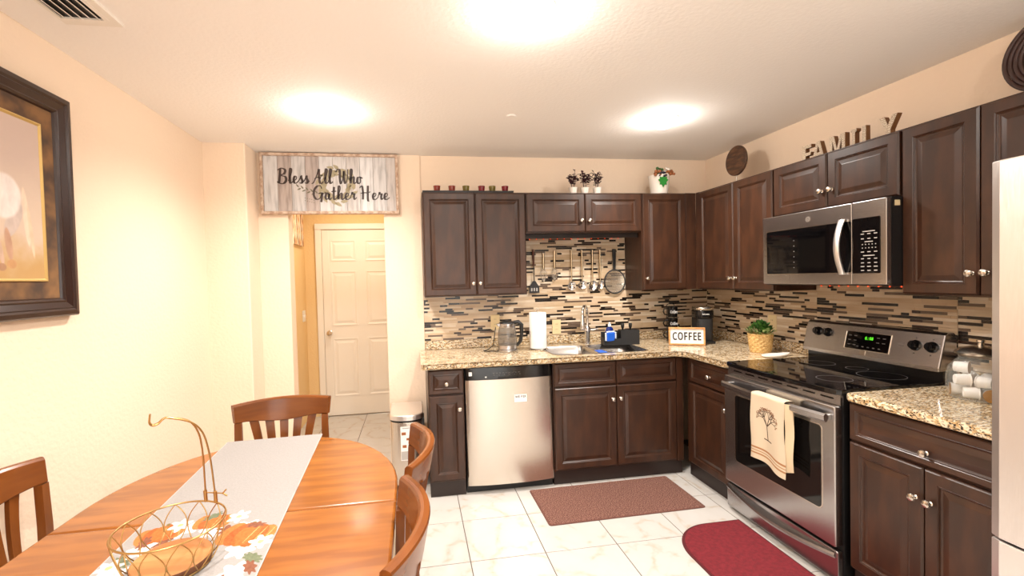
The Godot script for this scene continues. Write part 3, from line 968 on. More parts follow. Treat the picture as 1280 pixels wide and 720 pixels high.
func build_range() -> void:
	var r := thing("range", "freestanding stainless and black glass electric range with a towel on its oven door", "range", Vector3(-0.002, 0, 1.128), -PI / 2)
	# local: x 0..0.758 along the wall, z out from the wall
	var w := 0.758
	part("body", B.new().bx(0, w, 0.03, 0.895, 0.005, 0.64).done(), M.black_plastic, r)
	var top := PackedVector2Array([Vector2(-0.002, 0.06), Vector2(w + 0.002, 0.06), Vector2(w + 0.002, 0.65), Vector2(w - 0.01, 0.668)])
	for k in range(1, 12):
		var u := k / 12.0
		top.append(Vector2(lerpf(w, 0, u), 0.672 + 0.014 * sin(PI * u)))
	top.append_array([Vector2(0.01, 0.668), Vector2(-0.002, 0.65)])
	part("cooktop", B.new().slab(top, 0.895, 0.921, 0.005, false, 3).done(), M.black_glass, r)
	for k in [[0.2, 0.2, 0.075], [0.2, 0.48, 0.1], [0.56, 0.2, 0.1], [0.56, 0.48, 0.075], [0.385, 0.15, 0.05]]:
		part("burner_ring", B.new().lathe([Vector2(k[2] - 0.0015, 0.9212), Vector2(k[2], 0.9214), Vector2(k[2] + 0.0015, 0.9212)], Vector3(k[0], 0, k[1]), 48).done(), M.ring_print, r)
	# backguard
	var bg := B.new()
	bg.xf = Transform3D(Basis(Vector3(0, 0, 1), Vector3(0, 1, 0), Vector3(-1, 0, 0)), Vector3.ZERO)
	var prof := PackedVector2Array([Vector2(0.008, 0.93), Vector2(0.10, 0.93), Vector2(0.098, 0.965), Vector2(0.112, 0.972), Vector2(0.116, 0.985), Vector2(0.075, 1.145), Vector2(0.06, 1.158), Vector2(0.03, 1.158), Vector2(0.008, 1.12)])
	part("backguard_riser", B.new().bx(0.004, w - 0.004, 0.921, 0.99, 0.006, 0.085).done(), M.black_gloss, r)
	var bq := B.new()
	bq.xf = Transform3D(Vector3(0, 0, 1), Vector3(0, 1, 0), Vector3(1, 0, 0), Vector3.ZERO)
	bq.plate(PackedVector2Array([Vector2(0.012, 0.975), Vector2(0.118, 0.972), Vector2(0.118, 0.990), Vector2(0.080, 1.146), Vector2(0.066, 1.158), Vector2(0.03, 1.158), Vector2(0.012, 1.14)]), -0.004, w + 0.004, 0.006, false, 2)
	var bgd := part("backguard", bq.done(), M.steel, r)
	var tilt := Basis(Vector3.RIGHT, -atan2(0.038, 0.156))
	var face := Transform3D(tilt, Vector3(w / 2, 1.068, 0.0990))
	var on := func(x: float, y: float, z: float) -> Vector3:
		return face * Vector3(x - w / 2, y, z)
	var rx := Vector3(-atan2(0.038, 0.156), 0, 0)
	part("panel_rim", B.new().rect_rings(0.256, 0.104, [[0, 0], [0, 0.0024], [0.003, 0.003], [0.005, 0.0015]]).done(), M.nickel, bgd, on.call(0.398, 0.001, 0.0), rx)
	var dp := part("control_display", B.new().plate(rounded_rect(-0.122, 0.122, -0.047, 0.047, 0.008), 0.0, 0.0035, 0.001).done(), M.black_glass, bgd, on.call(0.398, 0.001, 0.0), rx)
	text(dp, "clock_digits", "6:08", 0.017, Vector3(0.012, 0.019, 0.0037), Vector3.ZERO, M.clock_green, 0.0004, "Droid Sans Mono", 0.044, 700)
	var lg := B.new()
	for i in 4:
		for j in 3:
			if i < 2 or (i > 1 and j < 2):
				lg.bx(-0.106 + 0.032 * i + (0.095 if i > 1 else 0.0), -0.09 + 0.032 * i + (0.095 if i > 1 else 0.0), 0.024 - 0.026 * j, 0.029 - 0.026 * j, 0.003, 0.0039)
	for i in 5:
		lg.bx(-0.052 + 0.03 * i, -0.04 + 0.03 * i, -0.034, -0.029, 0.003, 0.0039)
	part("legends", lg.done(), M.ring_print, dp)
	var kb := B.new()
	kb.xf = Transform3D(Basis(Vector3.RIGHT, PI / 2), Vector3.ZERO)
	kb.lathe([Vector2(0, 0), Vector2(0.027, 0), Vector2(0.027, 0.004), Vector2(0.022, 0.008), Vector2(0.02, 0.024), Vector2(0.017, 0.027), Vector2(0, 0.027)], Vector3.ZERO, 24)
	kb.box(Vector3(0, 0.029, 0), Vector3(0.009, 0.008, 0.036), 0.002)
	var km := kb.done()
	for k in [0.086, 0.153, 0.641, 0.716]:
		part("knob", km, M.black_gloss, bgd, on.call(k, 0.028 - 0.012 * (1.0 if k > 0.4 else 0.0), 0.0), rx)
		part("dial_marks", B.new().box(Vector3(0, 0.038, 0.0005), Vector3(0.004, 0.004, 0.001)).box(Vector3(0.03, 0.022, 0.0005), Vector3(0.003, 0.003, 0.001)).box(Vector3(-0.03, 0.022, 0.0005), Vector3(0.003, 0.003, 0.001)).box(Vector3(0, -0.04, 0.0005), Vector3(0.005, 0.005, 0.001)).done(), M.black_ink, bgd, on.call(k, 0.028 - 0.012 * (1.0 if k > 0.4 else 0.0), 0.0), rx)
	part("badge", B.new().box(Vector3.ZERO, Vector3(0.034, 0.026, 0.003), 0.001).done(), M.nickel, bgd, on.call(0.385, -0.063, 0.001), rx)
	part("rating_print", B.new().box(Vector3(0, 0.006, 0), Vector3(0.03, 0.002, 0.001)).box(Vector3(0, -0.006, 0), Vector3(0.026, 0.002, 0.001)).done(), M.ring_print, bgd, on.call(0.575, 0.01, 0.0003), rx)
	# oven door, drawer
	part("vent_strip", B.new().bx(0.004, w - 0.004, 0.845, 0.894, 0.60, 0.652).done(), M.steel, r)
	var vs := B.new()
	for k in 7:
		vs.bx(0.05 + k * 0.1, 0.12 + k * 0.1, 0.868, 0.876, 0.6505, 0.6535, 0.001)
	part("vent_slots", vs.done(), M.display_dark, r)
	var dd := B.new()
	dd.plate(rounded_rect(0.004, w - 0.004, 0.185, 0.843, 0.01, 3), 0.641, 0.682, 0.006, false, 3)
	var door := part("oven_door", dd.done(), M.steel, r)
	var win := PackedVector2Array()
	win.append_array(rounded_rect(0.098, w - 0.075, 0.34, 0.735, 0.018, 4))
	for i in win.size():
		var p := win[i]
		if p.y < 0.5:
			p.y -= 0.035 * sin(PI * clampf((p.x - 0.098) / 0.585, 0, 1))
		win[i] = p
	part("window_rim", B.new().plate(B.inset(win, -0.006), 0.6815, 0.6835, 0.0008).done(), M.nickel, door)
	part("window", B.new().plate(win, 0.6822, 0.6845, 0.0008).done(), M.window_glass, door)
	var hp := []
	for k in 15:
		var u := k / 14.0
		hp.append(Vector3(lerpf(0.03, w - 0.02, u), 0.792 - 0.002 * u, 0.712 + 0.026 * sin(PI * u)))
	var hb := B.new()
	var loops := []
	for k in hp.size():
		var c: Vector3 = hp[k]
		loops.append(PackedVector3Array([c + Vector3(0, 0.02, 0.004), c + Vector3(0, 0.014, -0.008), c + Vector3(0, -0.016, -0.008), c + Vector3(0, -0.021, 0.002), c + Vector3(0, -0.010, 0.012), c + Vector3(0, 0.010, 0.013)]))
	hb.loft(loops, true, true, 50)
	hb.bx(0.032, 0.062, 0.776, 0.805, 0.681, 0.712, 0.004).bx(w - 0.052, w - 0.022, 0.776, 0.805, 0.681, 0.712, 0.004)
	part("handle", hb.done(), M.steel, door)
	var dr := B.new()
	dr.plate(rounded_rect(0.004, w - 0.004, 0.022, 0.166, 0.008, 3), 0.641, 0.672, 0.005)
	var drawer := part("storage_drawer", dr.done(), M.steel, r)
	loops = []
	for k in 21:
		var u := k / 20.0
		var x := lerpf(0.012, w - 0.012, u)
		var dy := 0.152 - 0.036 * sin(PI * u)
		var oz := 0.668 + 0.02 * sin(PI * u)
		loops.append(PackedVector3Array([Vector3(x, dy + 0.008, 0.666), Vector3(x, dy - 0.024, 0.666), Vector3(x, dy - 0.020, oz + 0.008), Vector3(x, dy - 0.006, oz + 0.016), Vector3(x, dy + 0.006, oz + 0.013)]))
	part("pull_lip", B.new().loft(loops, true, true, 50).done(), M.steel, drawer)
	# towel over the handle
	var t := thing("dish_towel", "cream dish towel printed with a bare tree, hung on the oven door handle", "towel", Vector3(-0.002, 0, 1.128), -PI / 2)
	var im := Image.create(192, 320, false, Image.FORMAT_RGB8)
	im.fill(c8(204, 186, 160))
	for y in 320:
		for x in 192:
			if (y > 268 and y < 276) or (y > 282 and y < 286) or (y > 292 and y < 299):
				im.set_pixel(x, y, c8(160, 112, 72))
	var stack := [[Vector2(96, 222), -PI / 2, 54.0, 4]]
	var ink := c8(52, 34, 24)
	var trng := RandomNumberGenerator.new()
	trng.seed = 9
	while stack:
		var s: Array = stack.pop_back()
		var p: Vector2 = s[0]
		for i in int(s[2]):
			p += Vector2.from_angle(s[1])
			var th: int = s[3]
			im.fill_rect(Rect2i(int(p.x) - th / 2, int(p.y) - th / 2, th, th), ink)
		if s[3] > 1:
			for da in [-0.75, -0.3, 0.28, 0.8]:
				stack.append([p, s[1] + da + trng.randf_range(-0.15, 0.15), s[2] * 0.64, s[3] - 1])
		else:
			for k in 2:
				im.fill_rect(Rect2i(int(p.x) - 2 + trng.randi_range(-4, 4), int(p.y) - 2 + trng.randi_range(-4, 4), 4, 3), c8(120, 78, 52))
	im.fill_rect(Rect2i(74, 221, 44, 4), ink)
	var tm := StandardMaterial3D.new()
	tm.resource_name = "towel_print"
	tm.albedo_texture = ImageTexture.create_from_image(im)
	tm.roughness = 0.95
	tm.cull_mode = BaseMaterial3D.CULL_DISABLED
	var x0 := 0.318
	var shape := func(off: float):
		return func(u: float, v: float) -> Vector3:
			# v = 0 bottom front, 0.74 over the bar, 1 bottom back
			var wdt := lerpf(0.232, 0.225, v)
			var x := x0 + u * wdt + 0.004 * sin(v * 9.0)
			var bar := 0.812
			var lo := 0.455 - 0.025 * u + 0.01 * sin(u * 5.0)
			var wave := 0.007 * sin(u * 9.0 + 0.6) * (1.0 - v)
			if v < 0.84:
				var q := v / 0.84
				return Vector3(x, lerpf(lo, bar, q), 0.756 + wave + off)
			var a := (v - 0.84) / 0.16 * 2.0
			if a < 1.0:
				return Vector3(x, bar + (0.006 + off) * sin(PI * a), 0.728 + (0.028 + off) * cos(PI * a))
			return Vector3(x, lerpf(bar, 0.70, a - 1.0), 0.699 - off)
	part("front_panel", B.new().grid(shape.call(0.0), 24, 50).done(), tm, t)
	var fold := func(u: float, v: float) -> Vector3:
		return Vector3(x0 + 0.225 + u * 0.032, lerpf(0.455 + 0.01 * u, 0.806, v), 0.752 - 0.022 * u + 0.004 * sin(v * 8.0))
	var tl := StandardMaterial3D.new()
	tl.resource_name = "towel_plain"
	tl.albedo_color = c8(200, 178, 146)
	tl.roughness = 0.95
	tl.cull_mode = BaseMaterial3D.CULL_DISABLED
	part("side_fold", B.new().grid(fold, 4, 20).done(), tl, t)

func build_microwave() -> void:
	var m := thing("microwave", "stainless over-the-range microwave with black door window under the word letters", "microwave", Vector3(0, 0, 1.128), -PI / 2)
	var w := 0.757
	part("body", B.new().bx(0.0, w, 1.39, 1.806, 0.01, 0.375).done(), M.black_plastic, m)
	part("top_clip", B.new().bx(w - 0.004, w + 0.004, 1.765, 1.79, 0.335, 0.36).done(), M.ivory, m)
	var d := part("door", B.new().plate(rounded_rect(0.002, 0.585, 1.396, 1.804, 0.006, 2), 0.376, 0.402, 0.003).done(), M.steel, m)
	var cp := part("control_section", B.new().plate(rounded_rect(0.587, w - 0.002, 1.396, 1.804, 0.006, 2), 0.376, 0.402, 0.003).done(), M.steel, m)
	part("window", B.new().plate(rounded_rect(0.035, 0.583, 1.457, 1.714, 0.006, 2), 0.402, 0.4045, 0.001).done(), M.black_glass, d)
	part("window_rim", B.new().bx(0.030, 0.034, 1.452, 1.72, 0.402, 0.4046).bx(0.030, 0.583, 1.715, 1.719, 0.402, 0.4046).bx(0.030, 0.583, 1.452, 1.456, 0.402, 0.4046).done(), M.nickel, d)
	part("inner_window", B.new().plate(rounded_rect(0.085, 0.44, 1.485, 1.648, 0.004, 2), 0.4046, 0.4052, 0.0).done(), M.window_glass, d)
	var dots := B.new()
	for k in 6:
		dots.bx(0.236, 0.240, 1.49 + k * 0.031, 1.494 + k * 0.031, 0.4052, 0.4056)
	part("door_print", dots.done(), M.grey_print, d)
	part("panel", B.new().plate(rounded_rect(0.589, w - 0.03, 1.452, 1.722, 0.006, 2), 0.402, 0.4045, 0.001).done(), M.black_glass, cp)
	part("display", B.new().bx(0.632, 0.715, 1.672, 1.702, 0.4046, 0.4052).done(), M.display_dark, cp)
	var lg := B.new()
	for row in [[1.655, 1, 0.06], [1.643, 3, 0.016], [1.62, 3, 0.014], [1.605, 1, 0.04], [1.592, 5, 0.005], [1.575, 5, 0.005], [1.556, 3, 0.016], [1.538, 1, 0.056], [1.523, 3, 0.014], [1.503, 3, 0.014], [1.485, 3, 0.018], [1.466, 3, 0.016]]:
		for i in row[1]:
			var cx: float = 0.673 if row[1] == 1 else lerpf(0.642, 0.706, float(i) / (row[1] - 1))
			lg.bx(cx - row[2] / 2, cx + row[2] / 2, row[0] - 0.0022, row[0] + 0.0022, 0.4046, 0.405)
	part("key_legends", lg.done(), M.grey_print, cp)
	# handle bowed outwards
	var loops := []
	for k in 17:
		var u := k / 16.0
		var y := lerpf(1.447, 1.728, u)
		var z := 0.414 + 0.034 * sin(PI * u)
		var x := 0.541
		loops.append(PackedVector3Array([Vector3(x - 0.016, y, z - 0.004), Vector3(x - 0.012, y, z - 0.011), Vector3(x + 0.012, y, z - 0.011), Vector3(x + 0.016, y, z - 0.004), Vector3(x + 0.012, y, z + 0.004), Vector3(x - 0.012, y, z + 0.004)]))
	for L in loops:
		L.reverse()
	part("handle", B.new().loft(loops, true, true, 5).done(), M.steel_pale, d)
	# round emblem
	var e := B.new()
	e.xf = Transform3D(Basis(Vector3.RIGHT, PI / 2), Vector3(0.33, 1.757, 0.4018))
	e.lathe([Vector2(0, 0.0), Vector2(0.0165, 0.0), Vector2(0.0165, 0.0015), Vector2(0.0, 0.002)], Vector3.ZERO, 28)
	var em := part("emblem", e.done(), M.nickel, d)
	var sw := B.new()
	var ring := []
	for k in 24:
		ring.append(Vector3(0.33 + 0.0125 * cos(TAU * k / 24), 1.757 + 0.0125 * sin(TAU * k / 24), 0.4037))
	sw.tube(ring, 0.0008, 5, true)
	part("emblem_script", sw.done(), M.grey_print, em)
	text(em, "emblem_letters", "GE", 0.011, Vector3(0.33, 1.757, 0.4037), Vector3.ZERO, M.grey_print, 0.0004, "Droid Serif", 0.016)
	part("underside_light", B.new().bx(0.3, 0.38, 1.386, 1.39, 0.2, 0.26).done(), M.white_plain, m)

func build_fridge() -> void:
	var f := thing("refrigerator", "tall pale stainless refrigerator at the right edge of the kitchen", "refrigerator", Vector3(0, 0, 2.512), -PI / 2)
	var w := 0.91
	part("body", B.new().bx(0.004, w - 0.004, 0.03, 1.775, 0.03, 0.72, 0.004).done(), M.charcoal, f)
	for k in 2:
		var x0 := 0.0 if k == 0 else w / 2 + 0.002
		var dm := B.new()
		dm.slab(PackedVector2Array([Vector2(x0, 0.725), Vector2(x0 + 0.005, 0.782), Vector2(x0 + 0.03, 0.793), Vector2(x0 + w / 2 - 0.034, 0.797), Vector2(x0 + w / 2 - 0.008, 0.785), Vector2(x0 + w / 2 - 0.004, 0.725)]), 0.62, 1.795, 0.004, false, 2)
		var dr := part("door", dm.done(), M.steel_pale, f)
		var hx := w / 2 + (-0.045 if k == 0 else 0.045)
		part("handle", B.new().tube([Vector3(hx, 0.78, 0.792), Vector3(hx, 0.80, 0.84), Vector3(hx, 1.2, 0.85), Vector3(hx, 1.55, 0.84), Vector3(hx, 1.57, 0.792)], 0.012, 10).done(), M.steel, dr)
	var fd := part("freezer_drawer", B.new().slab(PackedVector2Array([Vector2(0, 0.725), Vector2(0.005, 0.782), Vector2(0.03, 0.793), Vector2(w / 2, 0.798), Vector2(w - 0.03, 0.793), Vector2(w - 0.005, 0.782), Vector2(w, 0.725)]), 0.07, 0.613, 0.004, false, 2).done(), M.steel_pale, f)
	part("handle", B.new().tube([Vector3(0.12, 0.55, 0.79), Vector3(0.13, 0.55, 0.84), Vector3(w / 2, 0.55, 0.85), Vector3(w - 0.13, 0.55, 0.84), Vector3(w - 0.12, 0.55, 0.79)], 0.012, 10).done(), M.steel, fd)

# ------------------------------------------------------------------ table, chairs
const TX := -3.153

func oval(half: float, z0: float, z1: float, cap: float, n := 28) -> PackedVector2Array:
	var o := PackedVector2Array()
	for k in n + 1:
		var a := PI * k / n
		o.append(Vector2(TX + half * cos(a), z1 - cap + cap * sin(a)))
	for k in n + 1:
		var a := PI + PI * k / n
		o.append(Vector2(TX + half * cos(a), z0 + cap + cap * sin(a)))
	return o

func build_table() -> void:
	var t := thing("dining_table", "oval honey-brown wooden dining table with a leaf seam across it", "dining table", Vector3.ZERO)
	var full := oval(0.502, 1.472, 3.36, 0.6)
	var cuts := [[1.0, 2.1885, "tabletop"], [2.1905, 2.6415, "table_leaf"], [2.6435, 4.0, "tabletop"]]
	for c in cuts:
		var strip := PackedVector2Array([Vector2(-9, c[0]), Vector2(9, c[0]), Vector2(9, c[1]), Vector2(-9, c[1])])
		var pc: PackedVector2Array = Geometry2D.intersect_polygons(full, strip)[0]
		part(c[2], B.new().slab(pc, 0.728, 0.76, 0.009, false, 4).done(), M.table_wood, t)
	part("seam_lining", B.new().bx(TX - 0.45, TX + 0.45, 0.726, 0.752, 2.16, 2.22).bx(TX - 0.45, TX + 0.45, 0.726, 0.752, 2.61, 2.67).done(), M.seam_dark, t)
	part("apron", B.new().slab(oval(0.40, 1.60, 3.23, 0.5), 0.66, 0.728, 0.002, true).done(), M.table_wood, t)
	for z in [1.98, 2.84]:
		part("pedestal", B.new().lathe([Vector2(0.0, 0.06), Vector2(0.05, 0.06), Vector2(0.055, 0.12), Vector2(0.04, 0.2), Vector2(0.052, 0.4), Vector2(0.05, 0.56), Vector2(0.075, 0.60), Vector2(0.075, 0.66)], Vector3(TX, 0, z), 20).done(), M.chair_wood, t)
		part("foot", B.new().bx(TX - 0.03, TX + 0.03, 0.0, 0.07, z - 0.24, z + 0.24, 0.012).done(), M.chair_wood, t)
		part("foot", B.new().bx(TX - 0.30, TX + 0.30, 0.0, 0.06, z - 0.03, z + 0.03, 0.012).done(), M.chair_wood, t)
	# runner with a printed autumn wreath of pumpkins, white flowers and leaves
	var r := thing("table_runner", "pale grey table runner printed with orange pumpkins, white flowers and leaves", "table runner", Vector3(TX - 0.03, 0.7605, 2.42), 0.045)
	var W := 256
	var Hh := 1024
	var im := Image.create(W, Hh, false, Image.FORMAT_RGB8)
	var fn := FastNoiseLite.new()
	fn.seed = 5
	fn.frequency = 0.25
	for y in Hh:
		for x in W:
			var n := fn.get_noise_2d(x * 0.5, y * 2.0) * 0.03 + fn.get_noise_2d(x * 2.0, y * 0.5 + 900) * 0.03
			im.set_pixel(x, y, Color(0.58 + n, 0.562 + n, 0.55 + n))
	var ell := func(cx: float, cy: float, a: float, b: float, ang: float, col: Color, lobes := 0, depth := 0.0):
		var m := int(maxf(a, b) * 1.3) + 2
		for yy in range(maxi(0, int(cy) - m), mini(Hh, int(cy) + m)):
			for xx in range(maxi(0, int(cx) - m), mini(W, int(cx) + m)):
				var d := Vector2(xx - cx, yy - cy).rotated(-ang) / Vector2(a, b)
				var lim := 1.0
				if lobes > 0:
					lim = 1.0 - depth * (0.5 + 0.5 * cos(d.angle() * lobes))
				if d.length() < lim:
					var k := fn.get_noise_2d(xx * 0.6, yy * 0.6) * 0.06
					im.set_pixel(xx, yy, Color(clampf(col.r + k, 0, 1), clampf(col.g + k, 0, 1), clampf(col.b + k, 0, 1)))
	var pump := func(cx: float, cy: float, s: float, ang: float):
		for k in [-2, 2, -1, 1, 0]:
			var off := Vector2(k * s * 0.34, 0).rotated(ang)
			ell.call(cx + off.x, cy + off.y, s * 0.42, s * 0.72, ang, [c8(186, 98, 42), c8(174, 84, 34), c8(192, 108, 52)][absi(k)], 0, 0.0)
			ell.call(cx + off.x + s * 0.18, cy + off.y, s * 0.025, s * 0.6, ang, c8(208, 152, 98), 0, 0.0)
		ell.call(cx, cy - s * 0.75, s * 0.1, s * 0.16, ang, c8(120, 96, 52), 0, 0.0)
	var prng := RandomNumberGenerator.new()
	prng.seed = 12
	# the wreath circles the middle of the runner, where the basket stands
	for k in 22:
		var a := TAU * k / 22.0
		var rad := 96.0 + prng.randf_range(-14, 14)
		var px := 128 + rad * cos(a)
		var py := 520 + rad * 1.12 * sin(a)
		match k % 4:
			0:
				ell.call(px, py, 22.0, 11.0, a + 0.6, c8(104, 110, 84), 9, 0.3)
			1:
				ell.call(px, py, 26.0, 26.0, a, c8(214, 212, 208), 6, 0.4)
			2:
				ell.call(px, py, 21.0, 14.0, a + 1.4, c8(124, 76, 54), 5, 0.55)
			3:
				ell.call(px, py, 25.0, 25.0, a + 0.5, c8(210, 207, 203), 5, 0.45)
	for k in [[60, 640, 44, 0.5], [205, 455, 44, 0.3], [185, 650, 38, -0.4], [50, 420, 34, -0.3], [128, 400, 30, 0.1]]:
		pump.call(float(k[0]), float(k[1]), float(k[2]), float(k[3]))
	for k in 14:
		var a := TAU * (k + 0.35) / 14.0
		var px := 128 + 112.0 * cos(a)
		var py := 520 + 138.0 * sin(a)
		if k % 2:
			ell.call(px, py, 22.0, 20.0, a, c8(216, 214, 210), 6, 0.42)
			ell.call(px, py, 5.0, 5.0, a, c8(206, 178, 120), 0, 0.0)
		else:
			ell.call(px, py, 20.0, 10.0, a + 0.9, c8(98, 106, 82) if k % 4 else c8(122, 74, 52), 7, 0.35)
	mat("runner_hem", c8(172, 166, 162), 0.95)
	var rm := StandardMaterial3D.new()
	rm.resource_name = "runner_print"
	rm.albedo_texture = ImageTexture.create_from_image(im)
	rm.roughness = 0.95
	rm.cull_mode = BaseMaterial3D.CULL_DISABLED
	var hw := 0.205
	var L0 := -0.948
	var f := func(off: float):
		return func(u: float, v: float) -> Vector3:
			# v 0 near end, 1 far end; both ends hang a little over the table edge
			var x := lerpf(-hw, hw, u)
			var z := lerpf(0.955, L0, v)
			return Vector3(x, 0.002 + off + 0.0008 * sin(z * 21.0) * sin(u * 6.0), z)
	part("cloth", B.new().grid(f.call(0.0), 16, 96).done(), rm, r)
	part("hem", B.new().bx(-hw, hw, 0.0, 0.0022, L0, L0 + 0.003).bx(-hw, -hw + 0.003, 0.0, 0.0022, L0, 0.955).bx(hw - 0.003, hw, 0.0, 0.0022, L0, 0.955).done(), M.runner_hem, r)

func make_chair() -> Node3D:
	# local: back rail along x, sitter faces +z, back bulges to -z
	var c := thing("dining_chair", "", "dining chair", Vector3.ZERO, 0.0, "wooden dining chairs around the oval table")
	var hw := 0.222
	var bulge := func(x: float) -> float:
		return -0.068 * (1.0 - pow(absf(x) / hw, 2.0))
	var rail := B.new()
	var loops := []
	for k in 19:
		var u := k / 18.0
		var x := lerpf(-hw, hw, u)
		var z: float = bulge.call(x)
		var s: float = -2.0 * -0.068 * x / (hw * hw)
		var n := Vector3(-s, 0, 1).normalized()
		var p := Vector3(x, 0, z)
		var lo := 0.792 + 0.012 * cos(u * TAU) - 0.008
		var hi := 0.882 + 0.006 * sin(PI * u)
		var th := 0.0125
		var L := PackedVector3Array()
		for e in [[-th, lo + 0.004], [-th + 0.003, lo], [th - 0.003, lo], [th, lo + 0.004], [th + 0.001, hi - 0.008], [th - 0.004, hi - 0.001], [0.0, hi + 0.001], [-th - 0.002, hi - 0.001], [-th - 0.005, hi - 0.008]]:
			var lean := (e[1] as float - 0.84) * -0.16
			L.append(p + n * (e[0] + lean) + Vector3(0, e[1], 0))
		loops.append(L)
	rail.loft(loops, true, true, 50)
	part("top_rail", rail.done(), M.chair_rail, c)
	# back posts running down into the rear legs
	for s in [-1, 1]:
		var pl := B.new()
		var lp := []
		for e in [[0.0, 0.02, 0.018], [0.25, 0.0, 0.02], [0.45, 0.012, 0.02], [0.65, 0.01, 0.018], [0.795, 0.004, 0.016]]:
			var x: float = s * (hw - 0.026 + 0.004)
			var z: float = e[1] - 0.012 * (1.0 if e[0] < 0.1 else 0.0) + (0.0 if e[0] > 0.1 else -0.03)
			var h: float = e[2]
			lp.append(PackedVector3Array([Vector3(x - h, e[0], z + 0.012), Vector3(x + h, e[0], z + 0.012), Vector3(x + h, e[0], z - 0.014), Vector3(x - h, e[0], z - 0.014)]))
		pl.loft(lp, true, true, -1)
		part("back_post", pl.done(), M.chair_wood, c)
	for k in 5:
		var i := k - 2
		var lp := []
		for j in 9:
			var v := j / 8.0
			var y := lerpf(0.46, 0.80, v)
			var x := i * lerpf(0.043, 0.070, pow(v, 1.4))
			var h := lerpf(0.013, 0.021, v)
			var zt: float = bulge.call(x)
			var z := lerpf(0.02, zt, pow(v, 0.9))
			lp.append(PackedVector3Array([Vector3(x - h, y, z + 0.007), Vector3(x + h, y, z + 0.007), Vector3(x + h, y, z - 0.007), Vector3(x - h, y, z - 0.007)]))
		part("slat", B.new().loft(lp, true, true, -1).done(), M.chair_wood, c)
	part("seat_frame", B.new().slab(PackedVector2Array([Vector2(-0.19, 0.0), Vector2(0.19, 0.0), Vector2(0.215, 0.40), Vector2(0.16, 0.425), Vector2(-0.16, 0.425), Vector2(-0.215, 0.40)]), 0.40, 0.445, 0.006).done(), M.chair_wood, c)
	part("seat", B.new().slab(PackedVector2Array([Vector2(-0.165, 0.032), Vector2(0.165, 0.032), Vector2(0.20, 0.395), Vector2(0.15, 0.415), Vector2(-0.15, 0.415), Vector2(-0.20, 0.395)]), 0.445, 0.475, 0.014, false, 4).done(), M.seat_cloth, c)
	for s in [-1, 1]:
		part("front_leg", B.new().lathe([Vector2(0, 0), Vector2(0.015, 0), Vector2(0.022, 0.3), Vector2(0.023, 0.4)], Vector3(s * 0.185, 0, 0.375), 12).done(), M.chair_wood, c)
		part("stretcher", B.new().tube([Vector3(s * 0.19, 0.2, 0.0), Vector3(s * 0.186, 0.2, 0.375)], 0.010, 8).done(), M.chair_wood, c)
	return c

func build_chairs() -> void:
	var c := make_chair()
	# far end of the table, facing the viewer
	c.position = Vector3(-3.25, 0, 1.268)
	c.rotation.y = atan2(0.076, 0.44)
	c.set_meta("label", "wooden slat-back dining chair at the far end of the table, facing the viewer")
	copy(c, "wooden slat-back dining chair at the left side of the table, against the cream wall", Vector3(-3.875, 0, 2.085), PI / 2 + 0.05)
	copy(c, "wooden dining chair on the table's kitchen side, the farther one beside the trash can", Vector3(-2.607, 0, 2.003), -PI / 2 - 0.03)
	copy(c, "wooden dining chair on the table's kitchen side, the nearer one, cut by the bottom edge", Vector3(-2.641, 0, 2.517), -PI / 2 - 0.06)

